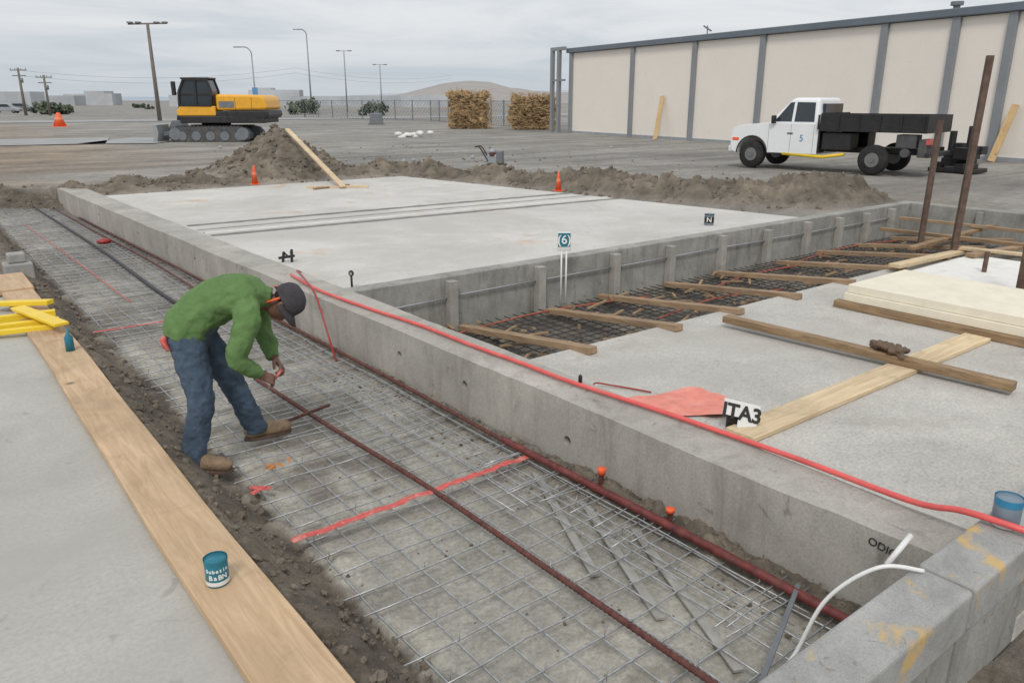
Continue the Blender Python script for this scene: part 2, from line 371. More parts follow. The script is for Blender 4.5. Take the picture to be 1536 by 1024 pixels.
bv=wall.modifiers.new('bev','BEVEL'); bv.width=.014; bv.segments=2; bv.limit_method='ANGLE'; bv.angle_limit=.9
kb=B()
for y,z in HL: kb.tube([(xf(y)+.05,y,z),(xf(y)+.2,y,z)],.0325,20)
kb.make('hole_shade_fill',M_black,E)  # black fill inside the holes, a painted stand-in for their inner shade
text('marking','ODIC',.055,M_textK,Matrix.Translation((xf(1.42)-.004,1.42,.43))@Matrix.Rotation(math.radians(-90),4,'Z')@Matrix.Rotation(math.radians(90),4,'X')@Matrix.Rotation(math.radians(-6),4,'Z'),E)
E=empty('concrete_form_wall')
B().box((xb(7.2)-.02,7.2,-.25),(15.4,7.405,.5)).make('wall_panel',M_conc_form,E,bev=.012)
px=[4.7,6.0,7.3,8.4,9.55,10.7,11.8,12.8,13.7,14.6]
pb=B(); rb_=B()
for i,x in enumerate(px):
    pb.box((x-.055,7.09,-.2),(x+.055,7.198,.44+.03*random.random()))
    if i<len(px)-1: rb_.cyl((x+.06,7.165,.27+.02*random.random()),(px[i+1]-.06,7.165,.27+.02*random.random()),.011,n=8)
rb_.cyl((3.9,7.165,.25),(4.64,7.165,.26),.011)
pb.make('form_posts',concrete('post_conc',(.40,.385,.35),.25,(.2,.18,.15),.6,2),E,bev=.006); rb_.make('tie_rods',M_grey2,E,True)
E=empty('concrete_end_wall')
B().box((15.402,-2,-.25),(15.62,7.40,.5)).make('wall_panel',M_conc_form,E,bev=.012)
pb=B()
for y in(5.9,4.8,3.7,2.6,1.5): pb.box((15.3,y-.05,-.1),(15.4,y+.05,.46))
pb.make('form_posts',M_conc_form,E,bev=.006)
E=empty('concrete_block_wall')
for i,(a_,b_) in enumerate([(.3,1.6),(1.612,2.975),(2.99,4.35),(4.365,6.4)]):
    B().box((a_,.925,.40),(b_,1.15,.60)).make('cap_%d'%i,M_block,E,bev=.018,seg=3)
    B().box((a_+.006,.955,-.1),(b_-.006,1.13,.398)).make('panel_%d'%i,M_conc_form,E,bev=.01)
# ------------------------------------------------------------------ lumber
def bowbox(name,x0,x1,y0,y1,z0,z1,mat,n=24,amp=.006,par=None):
    b_=B()
    for i in range(n+1):
        y=y0+(y1-y0)*i/n; d=amp*math.sin(y*1.1)+amp*.6*math.sin(y*2.7+1)
        b_.v+=[(x0+d,y,z0),(x1+d,y,z0),(x1+d,y,z1+.3*d),(x0+d,y,z1-.2*d)]
    for i in range(n):
        for j in range(4): a0=i*4+j;a1=i*4+(j+1)%4; b_.f.append((a0,a1,a1+4,a0+4))
    b_.f+= [(0,1,2,3),(n*4+3,n*4+2,n*4+1,n*4)]
    return b_.make(name,mat,par,bev=.005)
bowbox('timber_plank',.685,.992,1.0,11.2,.289,.338,M_plank)
for i,x in enumerate([4.78,5.99,7.02,8.13,9.34,10.65,12.0,13.2,14.3]):
    dx=random.uniform(-.08,.08)
    B().beam((x,4.92,.19),(x+dx,7.05+random.uniform(-.15,.03),-.05),.11,.065).make('timber_joist',M_woodJ,None,bev=.005)
B().box((4.3,2.82,.154),(8.1,3.06,.19)).make('light_timber_board',M_woodL,None,bev=.004)
B().beam((6.50,4.75,.24),(6.70,2.1,.225),.11,.07).make('weathered_timber_beam',M_woodD,None,bev=.005)
kb=B()
for i in range(30): kb.ball((6.63+random.gauss(0,.045),3.12+random.gauss(0,.08),.275+random.random()*.06),(.04*random.uniform(.4,1),.04,.028),7,5)
o=remesh(kb.make('dirt_lump',concrete('lump_soil',(.16,.11,.075),.35,(.08,.06,.05),.5,5)),.012,1)
t=bpy.data.textures.new('lump','CLOUDS'); t.noise_scale=.03; d_=o.modifiers.new('d','DISPLACE'); d_.texture=t; d_.strength=.04
E=empty('insulation_board_stack')
B().box((8.2,.6,.235),(9.55,4.42,.325)).make('board_lower',M_cream,E,bev=.006)
B().box((8.23,.6,.328),(9.52,4.40,.42)).make('board_upper',M_cream,E,bev=.006)
db=B()
for x in(8.14,8.8,9.4): db.box((x,.5,.154),(x+.11,4.5,.232))
db.make('dunnage',M_woodD,E,bev=.004)
E=empty('white_sheet_stack')
B().box((9.95,3.0,.154),(12.2,4.8,.20)).make('sheet_lower',M_white_sheet,E,bev=.004)
B().box((10.2,2.4,.203),(12.25,4.5,.23)).make('sheet_upper',M_white_sheet,E,bev=.004)
def board(name,p,q,w,h,mat=None): return B().beam(p,q,w,h).make(name,mat or M_woodD,None,bev=.004)
board('timber_frame_board',(12.0,5.5,.24),(15.2,5.6,.27),.12,.05)
board('timber_frame_board',(12.1,4.7,.24),(15.0,4.2,.27),.14,.05,M_woodJ)
board('timber_frame_board',(13.2,6.6,.28),(13.4,3.2,.3),.12,.05)
board('timber_frame_board',(10.4,4.95,.26),(12.6,5.0,.2),.16,.05,M_woodL)
board('timber_frame_board',(12.9,2.0,.30),(12.5,5.0,.26),.14,.04,M_woodL)
board('timber_frame_board',(14.4,6.9,.33),(14.6,3.0,.33),.10,.05,M_woodJ)
B().tube([(12.42,5.06,.1),(12.54,5.06,3.0)],.058,4).make('steel_post',M_rustpost,None)
B().tube([(12.77,5.72,.0),(12.87,5.75,2.10)],.052,4).make('steel_post',M_rustpost,None)
B().box((9.9,3.2,.2),(10.06,3.3,1.35)).make('steel_post',M_rustpost,None,bev=.01)
B().tube([(11.1,4.1,.23),(11.1,4.1,.5)],.03,6).make('anchor_bolt',M_rustpost,None)
# ------------------------------------------------------------------ rebar mesh
def wob(p,q,r,n,b_,amp=.008,sides=5):
    p,q=V(p),V(q); pts=[]
    for i in range(n+1):
        t=i/n; pts.append(p.lerp(q,t)+V((random.gauss(0,amp),random.gauss(0,amp),random.gauss(0,amp*.6))))
    b_.tube(pts,r,sides)
mb=B()
for i in range(10):
    x0=1.42+i*.178
    wob((x0+.02+random.gauss(0,.01),1.25,.062),(x0-.22*(i/10),21.3,.062),.005,36,mb,.006)
y=1.30
while y<21:
    xr=xf(y)-.05; xl=1.33+.07*random.random()
    wob((xl,y+random.gauss(0,.012),.072),(xr,y+.02+random.gauss(0,.012),.072),.005,7,mb,.006); y+=.195 if y<9 else .24
for i in range(5):
    x0=2.50+i*.13; wob((x0,3.2 if i<2 else 1.6,.084),(x0-.2,20.5,.084),.0042,36,mb,.006)
y=4.4
while y<20:
    wob((1.9+.2*random.random()-.02*y,y,.09),(xf(y)-.06,y+.04,.09),.004,7,mb,.005); y+=.21
for i in range(16):
    y=random.uniform(1.6,4.2); x=random.uniform(2.55,2.8); wob((x,y,.088),(xf(y)-.08,y+random.gauss(0,.03),.10),.0042,3,mb,.004)
for i in range(110):
    y=1.30+.195*random.randrange(40); x=1.44+.178*random.randrange(10); mb.tube([(x,y,.055),(x+.012,y+.01,.095),(x+.03,y+random.gauss(0,.01),.115)],.0024,4)
mb.make('rebar_mesh',M_steel,None,True)
pm=B()
for i in range(13):
    yv=5.35+i*.13; pm.tube(cr([(3.8,yv,-.08),(6,yv+.02,-.06),(9,yv+.02,-.085),(12,yv,-.06),(15.2,yv,-.08)],4),.006,4)
for i in range(85):
    xv=3.8+i*.134; pm.tube([(xv,5.25,-.075),(xv,7.1,-.065)],.006,4)
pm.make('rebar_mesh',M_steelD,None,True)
rb=B()
for i in range(70):
    p=V((random.uniform(4,14),random.uniform(5.4,7.0),-.05)); dd=V((random.gauss(0,.22),random.gauss(0,.1),random.gauss(.02,.02))); rb.beam(p,p+dd+V((.06,0,0)),.035,.02)
rb.make('timber_offcuts',wood('scrap',(.2,.12,.06),(.42,.3,.18),0),None)
ob=B()
for a_,b_,y0 in((4.0,7.5,6.75),(8.5,11.5,6.5),(6.8,9.2,5.9),(11,14.5,6.8)): ob.tube(cr([(a_,y0,-.06),((a_+b_)/2,y0+.12,-.03),(b_,y0-.05,-.06)]),.010,6)
ob.make('orange_conduit',paint('conduit',(.42,.10,.06),.6,0,.3,8,.6,(.2,.14,.1)),None,True)
def ribbed(name,pts,r,mat,pitch=.03):
    P=cr(pts,6); b_=B(); 
    L=sum((P[i+1]-P[i]).length for i in range(len(P)-1)); n=int(L/pitch*2); Q=[];R_=[]
    acc=[0]
    for i in range(len(P)-1): acc.append(acc[-1]+(P[i+1]-P[i]).length)
    j=0
    for i in range(n+1):
        d=L*i/n
        while j<len(P)-2 and acc[j+1]<d: j+=1
        t=(d-acc[j])/max(1e-6,acc[j+1]-acc[j]); Q.append(P[j].lerp(P[j+1],t)); R_.append(r*(1.0 if i%2 else .82))
    b_.tube(Q,R_,10); return b_.make(name,mat,None,True)
ribbed('steel_rebar',[(2.12,6.35,.10),(2.18,5.0,.098),(2.25,3.75,.102),(2.27,2.6,.098),(2.28,1.25,.10)],.018,M_rust)
ribbed('steel_rebar',[(2.78,18,.10),(2.92,12,.10),(3.0,8,.10),(3.03,5.5,.11),(3.03,3.78,.11),(3.07,2.4,.11),(3.08,1.3,.11)],.017,M_rust)
kb=B(); P=cr([(3.033,4.0,.113),(3.05,3.2,.114),(3.07,2.4,.113),(3.08,1.32,.113)],12)
kb.tube(P,[.0215+.004*abs(math.sin(i*1.9))+.002*random.random() for i in range(len(P))],12); kb.make('red_conduit_sleeve',paint('sleeve',(.15,.03,.026),.35,0,.5,14,.6,(.11,.085,.07),.3),None,True)
ribbed('steel_rebar',[(1.93,5.25,.11),(2.35,5.36,.11)],.014,M_rust)
B().tube(cr([(2.30,21.3,.08),(2.33,17,.1),(2.36,13.5,.1),(2.32,10.5,.1),(2.34,9.2,.09)]),.024,8).make('black_pipe',M_black,None,True)
B().tube(cr([(2.62,20.3,.08),(2.66,16,.1),(2.75,12.5,.1),(2.72,9.6,.1)]),.014,8).make('red_conduit',M_rust,None,True)
B().tube(cr([(1.75,17.6,.11),(1.85,13,.12),(1.9,9.8,.12)]),.007,6).make('red_cable',M_redplast,None,True)
B().ball((2.55,14.5,.12),(.12,.1,.05),10,6).make('red_cloth_scrap',M_cable,None,True)
tp=B(); n=34
def tz(i): return .106+.004*math.sin(i*1.3)+.003*math.sin(i*3.1)
def ty(i): return 3.66+.035*(i/n)+.006*math.sin(i*.9)
for i in range(n):
    x0=1.33+1.67*i/n; x1=1.33+1.67*(i+1)/n; z0,z1=tz(i),tz(i+1); y0,y1=ty(i),ty(i+1); w=.025+.004*math.sin(i*2.3); w2=.025+.004*math.sin((i+1)*2.3)
    tp.hexa([(x0,y0-w,z0),(x1,y1-w2,z1),(x1,y1+w2,z1),(x0,y0+w,z0),(x0,y0-w,z0+.002),(x1,y1-w2,z1+.002),(x1,y1+w2,z1+.002),(x0,y0+w,z0+.002)])
tp.make('red_tape',M_redplast,None)
tp=B()
for a_,b_ in(((1.3,8.75,.1),(2.2,8.7,.11)),((1.38,4.44,.09),(1.48,4.36,.085)),((2.3,8.9,.11),(2.65,8.8,.11)),((1.36,4.36,.085),(1.46,4.40,.09))): tp.beam(a_,b_,.04,.003)
tp.make('red_tape',M_redplast,None)
kb=B()
for i in range(6):
    c=V((1.62+random.gauss(0,.035),4.62+random.gauss(0,.02),.10)); kb.add([c+V((random.gauss(0,.03),random.gauss(0,.03),random.gauss(0,.01))) for _ in range(4)],[(0,1,2,3)])
kb.make('dry_leaf',paint('leaf',(.5,.2,.06),.8))
B().beam((2.15,1.33,.13),(3.12,1.72,.13),.022,.012).make('steel_strip',M_grey,None)
M_strip=paint('grey_strip',(.34,.33,.30),.7,0,.2,8,.5)
for y0 in(1.6,2.05,2.5): B().beam((2.5,y0,.025),(3.0,y0+1.1,.025),.05,.012).make('steel_strip',M_strip,None)
for x,y,z,h in((3.12,3.10,.12,.1),(3.13,2.55,.12,.06)):
    E=empty('orange_capped_stake',(x,y,z))
    B().tube([(0,0,-.12),(0,0,h*.7)],.016,8).make('stake',M_rust,E)
    B().tube([(0,0,h*.55),(0,0,h*.95),(0.0,0,h)],[.024,.028,.022],12).make('cap',M_orange,E,True)
# hoses
B().tube(cr([(3.30,8.3,.52),(3.22,7.4,.525),(3.27,6.5,.525),(3.36,5.6,.525),(3.38,4.87,.525),(3.42,4.3,.525),(3.44,3.75,.525),(3.53,2.95,.528),(3.60,2.07,.528),(3.56,1.45,.56),(3.52,1.2,.63),(3.55,.95,.632),(3.7,.78,.56),(3.95,.6,.3)],10),.0155,10).make('red_hose',M_hose,None,True)
B().tube(cr([(3.42,8.3,.53),(3.25,8.0,.62),(3.08,7.4,.66),(2.97,6.9,.6),(2.93,6.6,.3),(2.94,6.47,.05)],10),.010,8).make('red_cable',M_cable,None,True)
B().tube(cr([(2.93,1.10,.615),(2.80,1.22,.62),(2.68,1.35,.45),(2.58,1.40,.2),(2.45,1.42,.09),(2.1,1.3,.05)],10),.009,8).make('white_hose',M_whitep,None,True)
B().tube([(2.99,1.27,.53),(3.13,1.25,.63)],.0125,12).make('white_pipe',M_whitep,None,True)
# ------------------------------------------------------------------ small items
def can(name,x,y,z,r,h,body,top,tx=None,tm=None,ang=0,lab=None):
    E=empty(name,(x,y,z),ang)
    B().tube([(0,0,0),(0,0,.006),(0,0,h-.006),(0,0,h)],[r*.94,r,r,r*.95],28,cap=True).make('body',body,E,True)
    if lab: B().tube([(0,0,lab[0]*h),(0,0,lab[1]*h)],r*1.012,28,cap=False).make('label',lab[2],E,True)
    B().tube([(0,0,h-.012),(0,0,h+.004)],r*1.04,28,cap=False).make('rim',top,E,True)
    B().tube([(0,0,h-.004),(0,0,h-.002)],r*.93,28).make('lid',top,E,True)
    if tx:
        for t,zz,sz in tx:
            n=len(t)
            for i,ch in enumerate(t):
                a_=(i-(n-1)/2)*sz*.62/r
                M=Matrix.Rotation(a_,4,'Z')@Matrix.Translation((0,-r*1.02,zz*h))@Matrix.Rotation(math.pi/2,4,'X'); text('letter_'+ch,ch,sz,tm,M,E,.0006,.0006)
    return E
can('paint_can',.80,3.17,.339,.05,.125,M_teal,M_teal,[('Subetin',.68,.024),('BaBN',.42,.032)],M_textW,math.radians(-14),(.08,.24,M_whitep))
E=can('plastic_cup',3.60,1.06,.602,.056,.13,M_bluegrey,M_bluerim,None,None,0,(.0,.16,M_whitep))
B().tube([(0,0,.10),(0,0,.128)],.0575,28,cap=False).make('blue_band',M_bluerim,E,True)
can('small_can',10.17,7.9,.48,.075,.17,M_bluegrey,M_dark,[('N',.5,.11)],M_textW,math.radians(-52),(.2,.8,M_textK))
E=empty('number_sign',(6.3,7.05,0),math.radians(-38))
B().tube([(-.03,0,-.15),(-.03,0,.70)],.011,8).make('pipe_1',M_whitep,E,True); B().tube([(.03,0,-.15),(.03,0,.68)],.011,8).make('pipe_2',M_whitep,E,True)
B().box((-.085,-.012,.63),(.085,.012,.86)).make('plate',M_whitep,E,bev=.01)
B().box((-.075,-.0145,.68),(.075,-.0125,.85)).make('face',M_textR,E)
text('digit','(6)',.15,M_textW,Matrix.Translation((.0,-.018,.765))@Matrix.Rotation(math.pi/2,4,'X'),E,.001,.002)
E=empty('letter_sign',(4.42,3.02,.155),math.radians(-38))
Mx=Matrix.Translation((0,0,.12))@Matrix.Rotation(math.radians(14),4,'Y')@Matrix.Rotation(math.radians(62),4,'X')
kb=B(); kb.box((-.14,-.03,-.01),(.13,.085,-.002)); kb.box((-.02,-.10,-.0095),(.12,-.028,-.0025)); kb.make('plate',M_whitep,E,M=Mx,bev=.002)
text('letters','ITA3',.145,M_textK,Mx,E,.004,.004)
B().box((-.1,.01,0),(.1,.035,.1)).make('foot',M_black,E,bev=.004)
gx=18; vsx=[]
for i in range(gx+1):
    for j in range(gx+1):
        u,v_=i/gx,j/gx
        a_=V((4.05,3.9,0)).lerp(V((4.85,3.72,0)),u); c_=V((4.22,3.45,0)).lerp(V((4.68,3.14,0)),u); p=a_.lerp(c_,v_)
        e=.04*math.sin(u*11+v_*5); vsx.append((p.x+e,p.y+.035*math.sin(v_*9+u*4),.166+.016*math.sin(u*9+v_*3)*math.sin(v_*7+u*2)+.012))
B().add(vsx,[(i*(gx+1)+j,(i+1)*(gx+1)+j,(i+1)*(gx+1)+j+1,i*(gx+1)+j+1) for i in range(gx) for j in range(gx)]).make('red_cloth',M_red,None,True)
B().tube(cr([(4.0,4.0,.17),(4.15,4.25,.2),(4.3,4.2,.17),(4.45,3.9,.165)]),.007,6).make('red_cord',M_cable,None,True)
def gadget(x,y,z,h,s=1):
    E=empty('anchor_marker',(x,y,z),math.radians(-38))
    B().tube([(0,0,0),(0,0,h)],.012*s,8).make('stem',M_black,E,True)
    B().ball((0,0,h),(.03*s,.02*s,.034*s),12,8).make('head',M_black,E,True); B().tube([(0,-.02*s,h),(0,-.026*s,h)],.015*s,12).make('lens',M_grey2,E)
gadget(3.62,7.44,.478,.16)
B().tube([(3.50,3.72,.5),(3.50,3.72,.56),(3.5,3.72,.575)],[.013,.015,.006],12).make('black_bolt',M_black,None,True)
E=empty('survey_clamp',(3.62,9.2,.478),math.radians(-38))
kb=B(); kb.beam((-.1,0,.05),(.1,0,.08),.03,.03).beam((-.05,0,0),(-.03,0,.13),.025,.03).beam((.06,0,0),(.07,0,.16),.025,.03).beam((-.03,-.02,.13),(.03,.02,.05),.02,.02); kb.make('frame',M_black,E,bev=.003)
B().cyl((.03,-.03,.12),(.03,.03,.12),.022,n=12).make('dial',M_whitep,E)
for (p,q,w,h) in(((-.9,9.05,.33),(1.0,8.75,.35),.07,.09),((-.9,8.75,.33),(.98,8.40,.36),.07,.07),((.55,9.55,.36),(1.0,9.0,.42),.10,.05),((.2,8.45,.33),(.9,8.2,.36),.06,.05)):
    B().beam(p,q,w,h).make('spirit_level',M_yel2,None,bev=.008)
B().beam((.70,8.9,.43),(.94,7.95,.43),.13,.03).make('spirit_level',M_yel2,None,bev=.006)
E=empty('glue_bottle',(.9,7.35,.338)); B().tube([(0,0,0),(0,0,.12),(0,0,.15),(0,0,.2)],[.035,.035,.015,.008],14).make('bottle',M_teal,E,True)
B().box((.4,10.2,.3),(1.0,11.2,.36)).make('timber_offcut',M_plank,None,bev=.005)
E=empty('concrete_pier_block',(1.0,11.6,.2)); B().box((-.16,-.16,0),(.16,.16,.22)).make('base',M_block,E,bev=.02); B().box((-.1,-.1,.222),(.1,.1,.34)).make('top',M_block,E,bev=.02)
M_band=paint('band',(.8,.25,.12),.4)
def cone(x,y,z,h,mat=M_orange,bw=1):
    E=empty('traffic_cone',(x,y,z))
    B().box((-h*.22*bw,-h*.22*bw,0),(h*.22*bw,h*.22*bw,h*.05)).make('base',mat,E,bev=h*.02)
    B().tube([(0,0,h*.05),(0,0,h*.97),(0,0,h)],[h*.17*bw,h*.05*bw,h*.035],20).make('body',mat,E,True)
    B().tube([(0,0,h*.5),(0,0,h*.66)],[h*.118*bw,h*.098*bw],20,cap=False).make('band',M_band,E,True)
cone(6.7,18.6,.47,.45); cone(11.5,13.1,.47,.42); cone(11.0,73.2,.34,1.1,M_orange,2.6)
B().beam((7.92,16.4,.52),(9.0,22.0,1.60),.13,.045).make('timber_prop_board',M_woodL,None,bev=.004)
B().beam((7.3,17.0,.50),(8.5,16.3,.50),.13,.045).make('timber_prop_board',M_woodL,None,bev=.004)
B().beam((7.3,16.6,.50),(8.3,16.9,.50),.09,.04).make('timber_prop_board',M_woodJ,None,bev=.004)
E=empty('plate_compactor',(14.4,19.4,.42),math.radians(-50))
B().prism([(-.35,.05),(-.28,0),(.28,0),(.38,.1),(.36,.13),(-.33,.1)],-.22,.22).make('base_plate',M_rustpost,E,bev=.01)
B().box((-.18,-.15,.13),(.16,.15,.40)).make('engine',M_grey2,E,bev=.03); B().cyl((-.05,-.08,.44),(-.05,.1,.48),.11).make('tank',M_grey2,E,True); B().box((-.1,-.18,.36),(.06,-.08,.48)).make('air_filter',M_rust,E,bev=.03); B().box((.1,-.16,.13),(.3,.1,.52)).make('guard',M_grey,E,bev=.03)
B().tube(cr([(-.15,-.14,.2),(-.4,-.14,.6),(-.55,-.12,.62),(-.55,.12,.62),(-.4,.14,.6),(-.15,.14,.2)]),.02,6).make('handle',M_black,E,True)
E=empty('debris_pile',(23.8,39.8,.36)); kb=B()
for i in range(14): kb.ball((random.gauss(0,.4),random.gauss(0,.3),random.random()*.25),(random.uniform(.1,.35),.2,.12),7,5)
kb.make('rubble',M_whitep,E); 
E=empty('concrete_barrier',(33.7,62.5,.36),math.radians(-38)); B().prism([(-.7,0),(.7,0),(.55,.25),(.5,.95),(-.5,.95),(-.55,.25)],-.3,.3).make('body',M_grey,E,bev=.04)
E=empty('rubble_bits',(13.5,24.5,.38)); kb=B()
for i in range(22): kb.ball((random.gauss(0,3.5),random.gauss(0,4),.03),random.uniform(.03,.09),6,4)
kb.make('stones',M_grey2,E)
# ------------------------------------------------------------------ building
E=empty('warehouse_building')
bx_=lambda y:30.3+(y-10.5)*.165
bd=V((.165,1,0)).normalized(); bn=V((bd.y,-bd.x,0))
def bp(y,off,z): p=V((bx_(y),y,0))+bn*off; return (p.x,p.y,z)
ya,yb=-14,38.9
B().hexa([bp(ya,0,.3),bp(yb,0,.3),bp(yb,25,.3),bp(ya,25,.3),bp(ya,0,5.2),bp(yb,0,5.2),bp(yb,25,5.2),bp(ya,25,5.2)]).make('walls',M_bldg,E)
B().hexa([bp(ya,-.22,5.22),bp(yb+.2,-.22,5.22),bp(yb+.2,25.2,5.22),bp(ya,25.2,5.22),bp(ya,-.22,5.5),bp(yb+.2,-.22,5.5),bp(yb+.2,25.2,5.5),bp(ya,25.2,5.5)]).make('roof_fascia',M_fascia,E,bev=.03)
B().hexa([bp(ya,-.06,.3),bp(yb,-.06,.3),bp(yb,-.004,.3),bp(ya,-.004,.3),bp(ya,-.06,.5),bp(yb,-.06,.5),bp(yb,-.004,.5),bp(ya,-.004,.5)]).make('plinth',M_grey2,E)
kb=B(); PY=(38.7,32.4,27.3,22.76,16.56,13.7,11.73,9.3,6.8,4.0,1,-3,-7,-11)
for y in PY:
    kb.hexa([bp(y-.15,-.14,.3),bp(y+.15,-.14,.3),bp(y+.15,-.003,.3),bp(y-.15,-.003,.3),bp(y-.15,-.14,5.218),bp(y+.15,-.14,5.218),bp(y+.15,-.003,5.218),bp(y-.15,-.003,5.218)])
kb.make('pilasters',M_pil,E,bev=.015)
kb=B()
for y in(39.6,40.4): kb.beam(bp(y,-.4,.3),bp(y,-.4,5.6),.22,.22,(1,0,0))
kb.beam(bp(40.5,-.4,5.5),bp(38.9,-.4,5.5),.2,.2); kb.beam(bp(40.4,-.4,3.6),bp(38.9,-.4,3.6),.12,.12)
kb.make('steel_frame',M_pil,E)
kb=B(); kb.cyl(bp(14.5,1,5.5),bp(14.5,1,5.75),.12); kb.cyl(bp(14.5,1,5.72),bp(14.5,1,5.85),.22); kb.cyl(bp(31,4,5.5),bp(31,4,6.4),.03); kb.beam(bp(30.7,4,6.1),bp(31.3,4,6.4),.1,.06); kb.make('roof_vents',M_grey,E)
B().beam(bp(29.0,-.95,.38),bp(29.6,-.12,2.6),.28,.03,(1,0,0)).make('leaning_plywood',M_woodX,None)
B().beam(bp(11.35,-.6,.38),bp(11.1,-.18,2.25),.24,.03,(1,0,0)).make('leaning_plywood',M_woodX,None)
# ------------------------------------------------------------------ truck
T=empty('utility_truck',(22.3,13.2,.385),math.radians(98)); T.scale=(1.03,1.03,1.05)
def wheel(b1,b2,x,y,r=.39,w=.25):
    b1.tube([(x,y-w/2,r),(x,y-w/2+.04,r),(x,y+w/2-.04,r),(x,y+w/2,r)],[r*.88,r,r,r*.88],28); 
    for sd in(-1,1): b2.tube([(x,y+sd*(w/2-.03),r),(x,y+sd*(w/2+.004),r)],[r*.52,r*.48],20); b2.tube([(x,y+sd*w/2,r),(x,y+sd*(w/2+.03),r)],r*.18,10)
FA,RA=1.87,-1.70
b1,b2=B(),B()
for x,y in((FA,.83),(FA,-.83),(RA,.86),(RA,-.86)): wheel(b1,b2,x,y)
b1.make('tyres',M_tyre,T,True); b2.make('rims',M_rim,T)
def arch(cx,r,n=10,z0=.42): return [(cx+r*math.cos(math.pi*i/n),z0+ (r*math.sin(math.pi*i/n))) for i in range(n+1)]
B().prism([( -.12,.46),(1.38,.46)]+list(reversed(arch(FA,.47)))+[(2.52,.46),(2.58,.62),(2.56,.95),(2.5,1.12),(2.3,1.21),(1.45,1.29),(-.12,1.29)],-.93,.93).make('cab_lower',M_truck,T,bev=.07,seg=4)
zt=1.98
B().hexa([(-.10,-.88,1.25),(1.50,-.88,1.25),(1.50,.88,1.25),(-.10,.88,1.25),(.0,-.74,zt),(.78,-.74,zt),(.78,.74,zt),(.0,.74,zt)]).make('cab_upper',M_truck,T,bev=.10,seg=5)
def side(x,z,s,off=.006):
    t=(z-1.25)/(zt-1.25); y=.88+(.74-.88)*t+off; return (x,s*y,z)
for s_ in(1,-1):
    g=B()
    for poly in([(.72,1.33),(1.24,1.33),(.84,1.85),(.72,1.86)],[(.05,1.33),(.64,1.33),(.64,1.86),(.10,1.85)]):
        a_=[side(x,z,s_,.004) for x,z in poly]; c_=[side(x,z,s_,-.03) for x,z in poly]; g.hexa(c_+a_)
    g.make('side_windows',M_glass,T)
    h=B(); h.box((.62,s_*.934-.004,1.0),(.78,s_*.934+.012*s_+.004,1.03)); h.make('door_handle',M_black,T)
    m_=B(); m_.box((1.15,s_*.98-.06,1.28),(1.27,s_*.98+.08,1.5)); m_.make('mirror',M_black,T,bev=.03)
    l=B(); l.box((.68,s_*.931-.002,.5),(.688,s_*.931+.002,1.26)); l.box((1.36,s_*.931-.002,.55),(1.368,s_*.931+.002,1.26)); l.box((.0,s_*.931-.002,.5),(.008,s_*.931+.002,1.26)); l.make('door_seams',M_grey,T)
    h=B(); h.box((2.33,s_*.79-.13,.84),(2.575,s_*.79+.135,1.06)); h.make('headlight',M_whitep,T,bev=.03)
    h=B(); h.box((2.30,s_*.86-.075,.76),(2.53,s_*.86+.078,.86)); h.make('indicator',M_orange,T,bev=.02)
    a_=[(FA+.49*math.cos(math.pi*i/12),s_*.935,.42+.49*math.sin(math.pi*i/12)) for i in range(13)]; B().tube(a_,.022,6).make('arch_trim',M_black,T,True)
def front(y,z): t=(z-1.25)/(zt-1.25); return (1.50+(.78-1.50)*t,y,z)
w=B(); a_=[front(-.74,1.33),front(.74,1.33),front(.64,1.88),front(-.64,1.88)]
w.hexa([(x-.03,y,z-.02) for x,y,z in a_]+[(x+.006,y,z+.004) for x,y,z in a_]); w.make('windscreen',M_glass,T)
B().box((-.13,-.6,1.42),(-.04,.6,1.82)).make('rear_window',M_glass,T)
B().box((2.5,-.88,.42),(2.68,.88,.62)).make('bumper',M_truck,T,bev=.05,seg=3)
B().box((2.5,-.55,.68),(2.575,.55,1.02)).make('grille',M_black,T,bev=.02)
B().box((-3.0,-.35,.52),(1.3,.35,.68)).make('chassis',M_black,T,bev=.02)
BE=-3.0
kb=B(); kb.box((BE,-1.0,1.10),(-.18,1.0,1.18)); kb.box((BE,.96,1.18),(-.18,1.0,1.55)); kb.box((BE,-1.0,1.18),(-.18,-.96,1.55)); kb.box((-.22,-.96,1.18),(-.18,.96,1.58)); kb.box((BE,-.96,1.18),(BE+.04,.96,1.55))
for i in range(6): 
    x=BE+.08+i*.55; kb.box((x,1.0,1.14),(x+.05,1.03,1.53))
kb.make('flatbed',M_bed,T,bev=.008)
kb=B(); kb.box((-1.05,.35,.60),(-.25,.93,1.06)); kb.box((-1.05,-.93,.60),(-.25,-.35,1.06)); kb.box((-.18,.5,.5),(-.13,.93,1.1)); kb.make('tool_boxes',M_bed,T,bev=.03)
kb=B(); kb.box((-2.75,.5,.72),(-2.25,.95,1.06)); kb.box((-3.0,.2,.5),(-2.8,.9,.95)); kb.cyl((-2.5,.8,.6),(-2.5,.96,.6),.12); kb.make('rear_gear',M_tracks,T,bev=.02)
B().box((BE-.05,.55,.82),(BE+.02,.9,.95)).make('tail_light',M_redplast,T); B().tube([( .9,.9,.45),(-.3,.9,.40),(-.9,.88,.50)],.045,8).make('side_step',M_yel2,T,True)
B().box((BE-.1,-.9,.5),(BE+.03,.9,.62)).make('rear_bumper',M_black,T,bev=.02)
text('door_mark','5',.26,M_bluerim,Matrix.Translation((.35,.937,.88))@Matrix.Rotation(math.pi,4,'Z')@Matrix.Rotation(math.pi/2,4,'X'),T)
E=empty('equipment_pallet',(24.6,10.3,.385)); kb=B()
for i in range(12):
    cx_,cy_,cz_=random.uniform(-.35,.35),random.uniform(-.55,.55),random.uniform(.1,.75); q=random.uniform(.1,.28); kb.box((cx_-q,cy_-q,cz_-q*.6),(cx_+q,cy_+q,cz_+q*.6))
